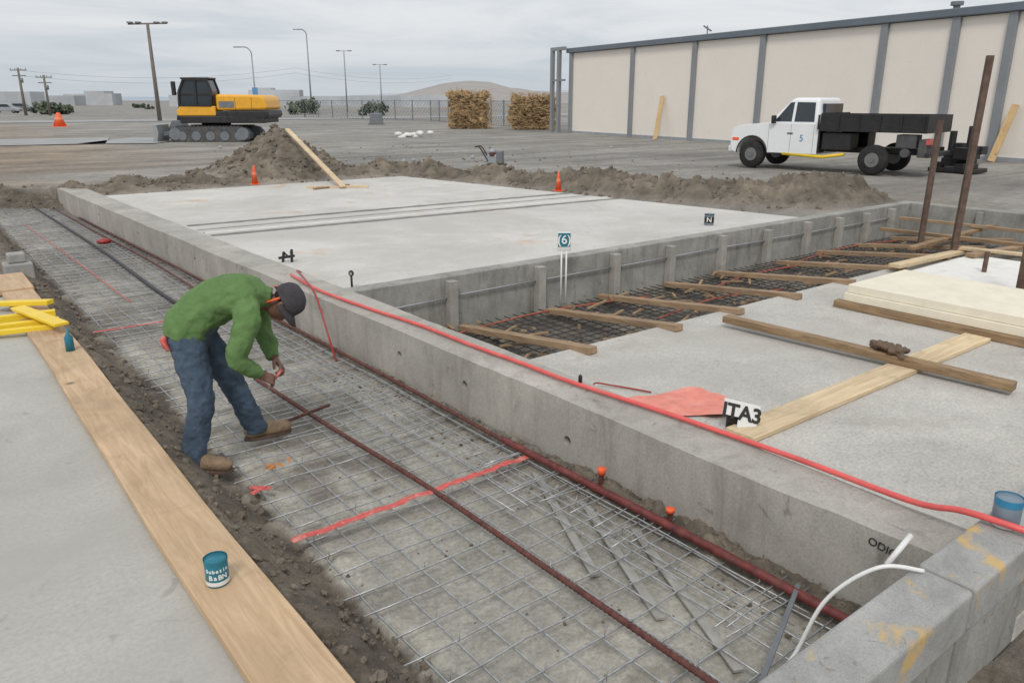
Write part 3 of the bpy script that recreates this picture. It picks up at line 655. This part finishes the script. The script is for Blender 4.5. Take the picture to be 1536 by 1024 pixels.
kb.box((-.45,-.65,0),(.45,.65,.12)); kb.cyl((0,-.2,.4),(0,-.2,1.3),.06); kb.cyl((.1,.3,.5),(.1,.3,1.15),.1)
kb.make('machine_parts',M_black,E,bev=.02)
# ------------------------------------------------------------------ excavator
T=empty('excavator',(13.65,42.1,.36),math.radians(-37.9)); T.scale=(.96,.96,.94)
def track(y):
    pts=[(-2.0,0),(1.6,0),(1.95,.18),(2.0,.45),(1.8,.72),(1.5,.8),(-1.7,.8),(-2.1,.72),(-2.35,.45),(-2.3,.18)]
    B().prism(pts,y,y+.55).make('track',M_tracks,T,bev=.04)
    kb=B()
    for i in range(5): kb.cyl((-1.6+i*.75,y-.03,.32),(-1.6+i*.75,y+.02,.32),.24,n=16)
    kb.cyl((1.6,y-.04,.43),(1.6,y+.02,.43),.32,n=16); kb.cyl((-1.95,y-.04,.43),(-1.95,y+.02,.43),.32,n=16); kb.make('rollers',M_grey,T)
    kb=B()
    for i in range(18): kb.box((-2.0+i*.2,y-.01,-.03),(-1.9+i*.2,y+.56,.02)); kb.box((-1.9+i*.19,y-.01,.79),(-1.8+i*.19,y+.56,.84))
    kb.make('track_pads',M_tracks,T)
track(-1.3); track(.75)
B().cyl((-.2,0,.6),(-.2,0,1.0),.75,n=24).make('turntable',M_black,T,True)
B().box((-1.6,-1.3,.98),(2.8,1.3,1.35)).make('deck',M_black,T,bev=.05)
B().prism([(.35,1.62),(2.95,1.66),(3.0,1.8),(2.92,2.25),(2.7,2.42),(.35,2.46)],-1.32,1.32).make('engine_hood',M_yellow,T,bev=.14,seg=4)
B().prism([(.3,1.3),(2.85,1.2),(3.05,1.35),(3.0,1.63),(.3,1.6)],-1.30,1.30).make('counterweight',M_black,T,bev=.06,seg=3)
B().box((.5,-1.335,1.78),(1.3,-1.325,2.1)).make('hood_vent',M_grey,T)
for x in(1.35,2.2): B().box((x,-1.328,1.7),(x+.015,-1.322,2.3)).make('hood_seam',M_black,T)
B().prism([(-1.7,1.36),(.3,1.36),(.3,1.85),(-1.5,1.9),(-1.75,1.6)],-1.32,-.2).make('cab_base',M_yellow,T,bev=.05)
cab=[(-1.55,1.9),(.1,1.88),(.18,2.6),(.0,3.2),(-1.2,3.2),(-1.5,2.6)]
B().prism(cab,-1.28,-.25).make('cab_glass',M_glass,T,bev=.05,seg=3)
kb=B(); 
for y in(-1.3,-.24):
    for a_,b_ in zip(cab,cab[1:]+cab[:1]): kb.beam((a_[0],y,a_[1]),(b_[0],y,b_[1]),.10,.10,(0,1,0))
    kb.beam((-.65,y,1.9),(-.6,y,3.2),.08,.08,(0,1,0)); kb.beam((-1.5,y,2.45),(.1,y,2.45),.05,.05,(0,1,0))
kb.make('cab_frame',M_black,T); B().box((-1.35,-1.36,3.2),(.1,-.18,3.3)).make('cab_roof',M_black,T,bev=.04)
B().box((-1.9,-1.25,2.4),(-1.72,-1.05,3.1)).make('mirror',M_black,T,bev=.02); B().beam((-1.8,-1.15,2.5),(-1.5,-1.2,2.5),.04,.04).make('mirror_arm',M_black,T)
B().beam((-1.2,.3,1.3),(-2.1,.4,1.9),.35,.4,(0,1,0)).make('boom_base',M_yellow,T,bev=.05)
B().beam((-2.1,.4,1.95),(-2.35,.45,1.0),.28,.3,(0,1,0)).make('boom_arm',M_black,T,bev=.05)
B().prism([(-2.7,.1),(-1.95,.0),(-1.95,.6),(-2.2,1.1),(-2.6,1.1),(-2.85,.6)],.0,.9).make('bucket',M_grey,T,bev=.03)
B().prism([(-3.1,.0),(-2.85,.0),(-2.75,.45),(-2.8,.9),(-3.0,.95),(-2.98,.45)],-1.5,.0).make('dozer_blade',M_grey2,T,bev=.02)
B().beam((-2.9,-.8,.4),(-2.0,-.8,.5),.18,.2).make('blade_arm',M_grey,T)
# ------------------------------------------------------------------ poles
def pole(name,x,y,h,r=.12,mat=M_pole,kind='t'):
    E=empty(name,(x,y,.3),math.radians(-38))
    B().tube([(0,0,0),(0,0,h)],[r,r*.65],10).make('shaft',mat,E,True)
    if kind=='t':
        B().beam((-1.9,0,h-.05),(1.9,0,h+.02),.12,.14).make('crossarm',mat,E); kb=B()
        for i in(-1.7,-.9,.9,1.7): kb.box((i-.22,-.25,h+.02),(i+.22,.25,h+.16))
        kb.make('lamps',M_grey,E)
    elif kind=='arc':
        B().tube(cr([(0,0,h-.02),(-.05,0,h+.5),(-.5,0,h+.95),(-1.2,0,h+1.0)]),r*.6,8).make('arm',mat,E,True); B().box((-1.9,-.12,h+.93),(-1.1,.12,h+1.07)).make('lamp',M_grey2,E,bev=.04)
    elif kind=='dbl':
        B().beam((-1,0,h),(1,0,h),.1,.08).make('arm',mat,E); B().box((-1.3,-.15,h-.05),(-.7,.15,h+.1)).make('lamp_1',M_grey,E); B().box((.7,-.15,h-.05),(1.3,.15,h+.1)).make('lamp_2',M_grey,E)
    elif kind=='util':
        B().beam((-1.1,0,h-.3),(1.1,0,h-.3),.12,.12).make('crossarm_1',mat,E); B().beam((-.9,0,h-1.0),(.9,0,h-1.0),.12,.12).make('crossarm_2',mat,E); kb=B()
        for i in(-1,-.4,.4,1): kb.cyl((i,0,h-.24),(i,0,h-.02),.05)
        kb.make('insulators',M_grey2,E); B().cyl((.25,0,h-1.9),(.25,0,h-1.3),.18).make('transformer',M_grey,E,True)
    return E
pole('light_mast',21.9,86,9.2,.22,M_wpole,'t')
pole('street_lamp',50.3,113,10.8,.13,M_pole,'arc'); E=pole('street_lamp',32.9,88.6,6.6,.1,M_pole,'arc')
B().box((-.25,-.14,2.6),(.35,-.11,3.4)).make('blue_sign_plate',paint('signblue',(.1,.28,.5),.5),E); B().box((-.2,-.14,1.9),(.3,-.11,2.4)).make('orange_sign_plate',M_orange,E)
pole('street_lamp',63.5,128,10.0,.13,M_pole,'dbl'); pole('street_lamp',73,133,8.2,.12,M_pole,'dbl')
pole('utility_pole',15.3,127.5,6.2,.2,M_wpole,'util'); pole('utility_pole',17.9,125.5,5.3,.2,M_wpole,'util')
kb=B()
def sag(a,b_,s_,r=.012): kb.tube([V(a).lerp(V(b_),i/16)-V((0,0,4*s_*(i/16)*(1-i/16))) for i in range(17)],r,4)
for o in(0,.7): sag((15.3,127.5,6.2-o),(50.3,118,7-o),1.2); sag((50.3,118,7-o),(100,150,7.6-o),1.2)
kb.make('overhead_wires',M_wire,None)
kb=B(); fpts=[V((28,100,.3)),V((40,92,.3)),V((44,70,.3)),V((38.5,47,.3))]
for a_,b_ in zip(fpts[:-1],fpts[1:]):
    L=(b_-a_).length; n=int(L/2.6)
    for i in range(n+1):
        p=a_.lerp(b_,i/n); kb.cyl(p,p+V((0,0,2.1)),.06,n=6)
    kb.cyl(a_+V((0,0,2)),b_+V((0,0,2)),.03,n=5); kb.cyl(a_+V((0,0,.1)),b_+V((0,0,.1)),.02,n=5)
    nn=int(L/.5)
    for i in range(nn):
        p=a_.lerp(b_,i/nn); q=a_.lerp(b_,(i+1)/nn)
        for k_ in range(4):
            kb.cyl(p+V((0,0,.5*k_)),q+V((0,0,.5*k_+.5)),.012,n=3); kb.cyl(p+V((0,0,.5*k_+.5)),q+V((0,0,.5*k_)),.012,n=3)
kb.make('chain_link_fence',M_grey,None)
def bundle(cx,cy,w,h,seed):
    rr=random.Random(seed); kb=B()
    for L_ in range(int(h/.36)):
        for i in range(int(w/.5)):
            if L_>5 and rr.random()<.3: continue
            for j in range(2):
                c=V((cx,cy,.36))+V((.789,-.614,0))*((i+.5)*.5-w/2+rr.uniform(-.2,.2))+V((.614,.789,0))*(j*.6+rr.uniform(-.15,.15))+V((0,0,.2+.36*L_+rr.uniform(-.08,.08)))
                s0=len(kb.v); kb.ball(c,(.42*rr.uniform(.6,1.25),.38,.24*rr.uniform(.7,1.3)),10,7,Matrix.Rotation(rr.uniform(-.5,.5),3,V((.614,.789,0))))
                for q in range(s0,len(kb.v)):
                    p=kb.v[q]; kb.v[q]=(p[0]+rr.gauss(0,.05),p[1]+rr.gauss(0,.05),p[2]+rr.gauss(0,.05))
    for i in range(1300):
        p=V((cx,cy,.36))+V((.789,-.614,0))*rr.uniform(-w/2,w/2)+V((.614,.789,0))*rr.uniform(-.55,.0)+V((0,0,rr.uniform(.05,h)))
        q=p+V((rr.gauss(0,.25),rr.gauss(0,.25),rr.gauss(0,.12))); kb.tube([p,q],.02,3)
    return kb
M_straw=concrete('straw',(.46,.32,.17),.5,(.17,.11,.06),.8,3)
bundle(34.2,48.9,2.9,2.65,1).make('brushwood_stack',M_straw); bundle(36.6,44.6,3.0,2.5,2).make('brushwood_stack',M_straw)
rr=random.Random(3)
def at_(px_,d): r=(px_-768)/1217; return ((.6143+r*.7891)*d,(.7891-r*.6143)*d)
def leafmass(name,items,col,ls):
    kb=B(); tb=B()
    for (x,y,w,h) in items:
        tb.tube([(x,y,.2),(x+.1,y,h*.5)],[.12,.06],5)
        cl=[(x+rr.gauss(0,w*.3),y+rr.gauss(0,w*.3),h*rr.uniform(.3,.85),w*rr.uniform(.16,.32)) for _ in range(8)]
        for i in range(150):
            c=rr.choice(cl); dd=V((rr.gauss(0,1),rr.gauss(0,1),rr.gauss(0,1))).normalized()*c[3]*rr.uniform(.5,1)
            p=V((c[0],c[1],max(.35,c[2])))+dd; p.z=max(.3,p.z); a_=V((rr.gauss(0,1),rr.gauss(0,1),rr.gauss(0,1))).normalized()*ls; b_=a_.orthogonal().normalized()*ls
            kb.add([p-a_-b_,p+a_-b_,p+a_+b_,p-a_+b_],[(0,1,2,3)])
    E=empty(name); kb.make('foliage',paint(name+'_leaf',col,.9,0,.5,1.5,0,bmp=0),E); tb.make('trunks',M_wpole,E)
items=[]
for a0,a1,n,d,f in((50,108,7,130,.9),(190,225,3,200,.4),(434,464,5,120,1.2),(548,580,4,120,.95)):
    for i in range(n):
        x,y=at_(rr.uniform(a0,a1),d*rr.uniform(.9,1.1)); h=rr.uniform(1.3,2.0)*d/130*f+.4; items.append((x,y,h*rr.uniform(.8,1.3),h))
leafmass('distant_trees',items,(.09,.11,.07),.2)  # leaf green muted so the colour carries distance haze
E=empty('distant_buildings'); kb=B()
for px_,d,w,h in((20,260,16,4.6),(130,330,14,4.4),(150,330,8,5.5),(165,330,6,4.6),(415,420,26,7),(398,420,9,8),(440,300,10,3.2),(280,260,8,3.6),(100,300,10,3.6),(590,260,26,3.4),(655,240,20,3.4),(500,300,20,3.4)):
    x,y=at_(px_,d); M=Matrix.Translation((x,y,.3))@Matrix.Rotation(math.radians(-38),4,'Z'); kb.hexa([M@V(q) for q in[(-w/2,-4,0),(w/2,-4,0),(w/2,4,0),(-w/2,4,0),(-w/2,-4,h),(w/2,-4,h),(w/2,4,h),(-w/2,4,h)]])
    for k_ in range(int(w/3)):
        xx=-w/2+1+k_*3; kb.hexa([M@V(q) for q in[(xx,-4.05,h*.35),(xx+1.4,-4.05,h*.35),(xx+1.4,-4.01,h*.35),(xx,-4.01,h*.35),(xx,-4.05,h*.75),(xx+1.4,-4.05,h*.75),(xx+1.4,-4.01,h*.75),(xx,-4.01,h*.75)]])
kb.make('blocks',paint('hazy_far_building',(.44,.46,.48),.8,var=.25,sc=.05,dirt=.2),E)  # pale blue-grey: aerial haze painted into the wall colour
def pcar(px_,d,mat):
    x,y=at_(px_,d); E=empty('parked_car',(x,y,.36),math.radians(-38+rr.uniform(-20,20)))
    B().prism([(-2.2,.3),(2.2,.3),(2.25,.7),(1.2,.95),(.6,1.45),(-1.1,1.45),(-1.7,.98),(-2.25,.9)],-.85,.85).make('body',mat,E,bev=.1,seg=3)
    B().prism([(1.0,.98),(.55,1.38),(-1.0,1.38),(-1.5,.98)],-.87,.87).make('windows',M_glass,E); k1,k2=B(),B()
    for a_ in(-1.35,1.35):
        for s_ in(-.75,.75): wheel(k1,k2,a_,s_,.32,.2)
    k1.make('tyres',M_tyre,E,True); k2.make('rims',M_rim,E)
pcar(6,130,M_grey2); pcar(30,150,M_grey)
def strip(name,pts,w,z,mat):
    kb=B(); 
    for a_,b_ in zip(pts[:-1],pts[1:]):
        a_,b_=V(a_),V(b_); t=(b_-a_).normalized(); s_=V((-t.y,t.x))*w/2
        kb.add([(a_.x-s_.x,a_.y-s_.y,z),(b_.x-s_.x,b_.y-s_.y,z),(b_.x+s_.x,b_.y+s_.y,z),(a_.x+s_.x,a_.y+s_.y,z)],[(0,1,2,3)])
    return kb.make(name,mat)
M_road=concrete('road_asphalt',(.36,.36,.355),.2,(.22,.22,.21),.4,.3); M_line=paint('road_paint',(.62,.62,.59),.7,var=.15,dirt=.4)
strip('road',[(-60,62),(9,46),(12,44)],7,.392,M_road)
strip('road_marking',[(-60,64.5),(9,48.2)],.18,.398,M_line); strip('road_marking',[(-60,60.5),(8,44.6)],.18,.398,M_line)
strip('road',[(-150,112),(60,84),(120,100)],9,.392,M_road)
def hill(name,px0,px1,d,H,col,seed,peak=None):
    n=90; m_=8; kb=B(); 
    for i in range(n+1):
        px_=px0+(px1-px0)*i/n; u=i/n
        for j in range(m_+1):
            x,y=at_(px_,d+(j-m_/2)*H*6); s_=math.sin(math.pi*j/m_)
            e=math.sin(math.pi*u)**.7
            if peak: e=.42*e+.58*math.exp(-((px_-peak[0])/peak[1])**2)
            kb.v.append((x,y,H*s_*e*(1+.18*float(fbm(np.array([u*9.+seed]),np.array([j*.3]),1,4)[0]))))
    for i in range(n):
        for j in range(m_): a0=i*(m_+1)+j; kb.f.append((a0,a0+1,a0+m_+2,a0+m_+1))
    kb.make(name,col,None,True)
hill('hill',540,1010,1400,35,concrete('hill_soil_haze',(.36,.335,.31),.15,(.24,.21,.19),.7,.01),3,(690,70))  # tan soil paled, distance haze is part of the colour
hill('distant_hills',-500,560,3600,18,paint('hazy_far_hill',(.36,.42,.48),.9,var=.1,sc=.003,dirt=0,bmp=0),11)  # blue-grey imitates haze over the far ridge by base colour
hill('distant_hills',400,1300,3000,34,paint('hazy_far_hill2',(.40,.43,.46),.9,var=.1,sc=.003,dirt=0,bmp=0),5)  # second ridge, haze put into its colour too
# ------------------------------------------------------------------ worker
W=empty('construction_worker',(1.315,5.085,.0),math.atan2(-.43,.9)); W.scale=(1,1,.975)
Yx=(0,1,0)
jb=B()
def leg(pts,rads): jb.tube(cr(pts,6),crr(rads,6),20,side=Yx)
leg([(-.01,-.085,.93),(.01,-.12,.72),(.04,-.165,.50),(.0,-.19,.30),(-.04,-.21,.12),(-.04,-.21,.07)],[(.10,.115),(.098,.105),(.078,.084),(.074,.08),(.072,.082),(.076,.086)])
leg([(.01,.085,.93),(.10,.11,.72),(.19,.165,.50),(.25,.205,.30),(.30,.24,.12),(.305,.24,.07)],[(.10,.115),(.096,.104),(.078,.084),(.074,.08),(.072,.082),(.076,.086)])
jb.tube(cr([(-.04,0,.80),(-.02,0,.88),(.03,0,.97),(.09,0,1.04)],5),crr([(.12,.10),(.168,.135),(.172,.135),(.16,.125)],5),24,side=Yx)
def folds(o,tx_scale,st):
    t=bpy.data.textures.new('folds','CLOUDS'); t.noise_scale=tx_scale; t.noise_depth=2; d=o.modifiers.new('d','DISPLACE'); d.texture=t; d.strength=st; d.mid_level=.5; d.texture_coords='LOCAL'
o=remesh(jb.make('jeans',M_jeans,W,True),.010,3); folds(o,.06,.028)
sb=B()
sb.tube(cr([(-.035,0,.90),(0,0,.97),(.08,0,1.06),(.20,0,1.135),(.32,0,1.165),(.41,0,1.155),(.475,0,1.14),(.52,0,1.13)],5),crr([(.180,.146),(.188,.150),(.182,.15),(.195,.15),(.205,.14),(.18,.115),(.10,.08),(.068,.066)],5),28,side=Yx)
def arm(pts,rads): sb.tube(cr(pts,6),crr(rads,6),18)
arm([(.37,-.13,1.13),(.38,-.20,1.05),(.345,-.25,.92),(.30,-.27,.81),(.36,-.235,.73),(.42,-.185,.655)],[.085,.087,.074,.066,.058,.043])
arm([(.37,.13,1.13),(.40,.20,1.05),(.41,.235,.93),(.42,.22,.83),(.47,.13,.75),(.50,.06,.685)],[.085,.085,.072,.064,.056,.043])
o=remesh(sb.make('shirt',M_shirt,W,True),.010,3); folds(o,.08,.038)
kb=B(); kb.ball((-.14,-.12,.90),(.022,.028,.045),10,8); kb.beam((-.15,-.13,.92),(-.11,-.155,.85),.03,.02); kb.make('red_rag',M_redplast,W,True)
def frame(o_,zdir,xdir):
    z=V(zdir).normalized(); x=V(xdir); x=(x-z*x.dot(z)).normalized(); y=z.cross(x); M=Matrix((x,y,z)).transposed().to_4x4(); M.translation=V(o_); return M
HM=frame((.595,0,1.085),(.80,0,.33),(.33,-.16,-.8))
hd=B()
hd.tube(cr([(.02,0,-.115),(.015,0,-.09),(.01,0,-.04),(0,0,.02),(-.005,0,.07),(-.01,0,.115),(-.01,0,.125)],4),crr([(.03,.035),(.05,.062),(.066,.083),(.074,.095),(.072,.092),(.04,.05),(.01,.01)],4),20,side=Yx)
hd.ball((.06,0,-.055),(.04,.04,.035)); hd.ball((.098,0,-.015),(.018,.014,.022)); hd.ball((.085,0,.005),(.012,.01,.03))
hd.ball((.078,0,.03),(.018,.05,.012)); hd.ball((.085,0,-.05),(.014,.026,.007)); hd.ball((.084,0,-.062),(.013,.022,.007))
for s_ in(-1,1): hd.ball((-.005,s_*.078,-.005),(.018,.012,.032))
hd.tube([(-.03,0,-.04),(-.075,0,-.14)],[.055,.06],16)
remesh(hd.make('head',M_skin,W,True,M=HM),.005,2)
kb=B()
for s_ in(-1,1): kb.ball((.082,s_*.03,.012),(.009,.013,.008))
kb.make('eyes',M_whitep,W,True,M=HM); kb=B()
for s_ in(-1,1): kb.ball((.089,s_*.03,.012),.0045)
kb.make('pupils',M_dark,W,True,M=HM)
B().ball((-.022,0,.03),(.085,.08,.078),16,12).make('hair',M_dark,W,True,M=HM)
cp=B(); cp.tube(cr([(-.008,0,.012),(-.01,0,.06),(-.012,0,.105),(-.012,0,.138),(-.012,0,.150)],5),crr([(.093,.113),(.094,.114),(.082,.10),(.050,.06),(.008,.01)],5),28,side=Yx)
cp.make('cap_crown',M_cap,W,True,M=HM)
br=B(); n=16; vsb=[]
for i in range(n+1):
    an=math.pi*(i/n)-math.pi/2
    for rr_,zz in((.098,.026),(.135,.018),(.182,.0)):
        vsb.append((math.cos(an)*rr_-.005,math.sin(an)*rr_*(.95 if rr_<.1 else .74),zz-.02*abs(math.sin(an))**2))
br.add(vsb,[(i*3+j,(i+1)*3+j,(i+1)*3+j+1,i*3+j+1) for i in range(n) for j in range(2)])
o=br.make('cap_brim',M_cap,W,True,M=HM); sd=o.modifiers.new('s','SOLIDIFY'); sd.thickness=.006
B().tube([(math.cos(a_)*.106-.03,math.sin(a_)*.088,-.005) for a_ in [math.pi*.62+i*.097 for i in range(10)]],.007,8).make('orange_strap',M_orange,W,True,M=HM)
B().tube([(-.045,-.092,.01),(-.055,-.08,-.09)],.008,6).make('orange_strap_2',M_orange,W,True,M=HM)
def hand(name,wr,d,nrm,s_,curl=1.0):
    x=V(d).normalized(); z=V(nrm); z=(z-x*z.dot(x)).normalized(); y=z.cross(x); M=Matrix((x,y,z)).transposed().to_4x4(); M.translation=V(wr)
    h=B(); h.tube([(-.04,0,0),(0,0,0),(.03,0,0),(.07,0,0),(.092,0,-.002)],[(.024,.028),(.026,.024),(.036,.018),(.042,.016),(.038,.011)],16,side=(0,1,0))
    for i,(yy,L) in enumerate(((.031,.074),(.0105,.082),(-.0105,.076),(-.031,.060))):
        yy*=s_; a=0; p=V((.084,yy,0)); pts=[V((.06,yy,0)),p]; 
        for k_,(fr,da) in enumerate(((.45,.75*curl),(.32,1.0*curl),(.23,.65*curl))):
            a+=da; p=p+V((math.cos(a),0,-math.sin(a)))*L*fr; pts.append(p)
        h.tube(pts,[.009,.0098,.0092,.0085,.0068],10)
    h.tube([V((.015,.022*s_,-.004)),V((.038,.046*s_,-.014)),V((.066,.05*s_,-.032)),V((.085,.036*s_,-.046))],[.014,.0125,.0105,.008],10)
    return remesh(h.make(name,M_glove,W,True,M=M),.0032,1)
hand('right_hand',(.425,-.18,.648),(.72,.35,-.45),(.35,-.55,.62),1,.8)
hand('left_hand',(.505,.05,.678),(.45,-.62,-.45),(.6,.35,.55),-1,.8)
B().tube([(.50,-.10,.585),(.55,-.07,.64)],.010,10).make('tool_grip',M_redplast,W,True); B().tube([(.50,-.10,.585),(.46,-.13,.53)],.005,8).make('tool_tip',M_steel,W,True)
def boot(ax,ay,ang,tag):
    M=Matrix.Translation((ax,ay,.012))@Matrix.Rotation(ang,4,'Z'); b_=B()
    b_.tube(cr([(-.01,0,.17),(-.008,0,.12),(-.0,0,.075)],3),crr([(.054,.058),(.054,.058),(.055,.064)],3),16,side=Yx)
    b_.tube(cr([(-.078,0,.055),(-.05,0,.062),(.03,0,.07),(.11,0,.062),(.19,0,.056),(.24,0,.046),(.25,0,.042)],3),crr([(.02,.02),(.045,.05),(.05,.062),(.056,.052),(.060,.045),(.040,.034),(.01,.014)],3),18,side=Yx)
    remesh(b_.make('boot_'+tag,M_boot,W,True,M=M),.007,2)
    s_=B(); pts=[]
    for i in range(24):
        a_=2*math.pi*i/24; x=.085+.172*math.cos(a_); w=.056 if math.cos(a_)>0 else .046; pts.append((x,w*math.sin(a_)*(1.15-.1*math.cos(a_))))
    s_.add([(x,y,0) for x,y in pts]+[(x,y,.026) for x,y in pts],[tuple(reversed(range(24))),tuple(range(24,48))]+[(i,(i+1)%24,(i+1)%24+24,i+24) for i in range(24)])
    s_.make('sole_'+tag,M_rustpost,W,M=M,bev=.004)
    l=B()
    for i in range(4): l.tube([M@V((.04+.025*i,-.03,.118-.012*i)),M@V((.04+.025*i,.03,.118-.012*i))],.0035,6)
    l.make('laces_'+tag,M_cream,W,True)
boot(-.04,-.21,-.25,'right'); boot(.305,.24,.35,'left')
W.location.z=.062
# ------------------------------------------------------------------ world, sun, camera
wd=bpy.data.worlds.new('World'); S.world=wd; wd.use_nodes=True; nt=wd.node_tree; bg=nt.nodes['Background']; out=nt.nodes['World Output']
sun_el=math.radians(50); sun_az=math.radians(228)
sk=N(nt,'ShaderNodeTexSky'); sk.sky_type='NISHITA'; sk.sun_disc=False; sk.sun_elevation=sun_el; sk.sun_rotation=sun_az; sk.dust_density=4
nt.links.new(sk.outputs[0],bg.inputs[0]); bg.inputs[1].default_value=.10
tc=N(nt,'ShaderNodeTexCoord'); sx=N(nt,'ShaderNodeSeparateXYZ'); nt.links.new(tc.outputs['Generated'],sx.inputs[0])
def mth(op,a,b_):
    n=N(nt,'ShaderNodeMath',operation=op)
    for i,q in enumerate((a,b_)):
        if isinstance(q,(int,float)): n.inputs[i].default_value=q
        else: nt.links.new(q,n.inputs[i])
    return n.outputs[0]
zz=mth('ADD',mth('MAXIMUM',sx.outputs[2],0),.07); cx=N(nt,'ShaderNodeCombineXYZ'); nt.links.new(mth('DIVIDE',sx.outputs[0],zz),cx.inputs[0]); nt.links.new(mth('DIVIDE',sx.outputs[1],zz),cx.inputs[1])
nz=noise(nt,cx.outputs[0],.42,6,.58,.6)
cc=ramp(nt,nz,[(.30,(.58,.63,.68)),(.43,(.70,.74,.78)),(.55,(.86,.87,.89)),(.70,(.98,.98,.98))])
hz=ramp(nt,sx.outputs[2],[(0.0,(.60,.66,.71)),(.05,(.58,.655,.72)),(.11,(.76,.80,.83)),(.3,(.92,.93,.95))])
hf=ramp(nt,sx.outputs[2],[(0.0,.1),(.04,.45),(.12,.85)])
cfin=mix(nt,hz,cc,hf)
bg2=N(nt,'ShaderNodeBackground'); nt.links.new(cfin,bg2.inputs[0]); bg2.inputs[1].default_value=1.0
ms=N(nt,'ShaderNodeMixShader'); ms.inputs[0].default_value=.88; nt.links.new(bg.outputs[0],ms.inputs[1]); nt.links.new(bg2.outputs[0],ms.inputs[2]); nt.links.new(ms.outputs[0],out.inputs[0])
ld=bpy.data.lights.new('sun','SUN'); ld.energy=1.4; ld.angle=math.radians(14); ld.color=(1,.97,.93); lo=bpy.data.objects.new('sun',ld); S.collection.objects.link(lo)
d=V((math.sin(sun_az)*math.cos(sun_el),math.cos(sun_az)*math.cos(sun_el),math.sin(sun_el))); lo.rotation_euler=d.to_track_quat('Z','Y').to_euler()
cam=bpy.data.cameras.new('camera'); co=bpy.data.objects.new('camera',cam); S.collection.objects.link(co); co.location=(0,0,2.4)
co.rotation_euler=(math.radians(90)-math.atan(362/1162),0,math.radians(-37.9)); cam.sensor_width=36; cam.lens=1162/1536*36; cam.clip_end=12000; cam.clip_start=.05
S.camera=co
S.view_settings.view_transform='Standard'; S.view_settings.look='None'; S.view_settings.exposure=0
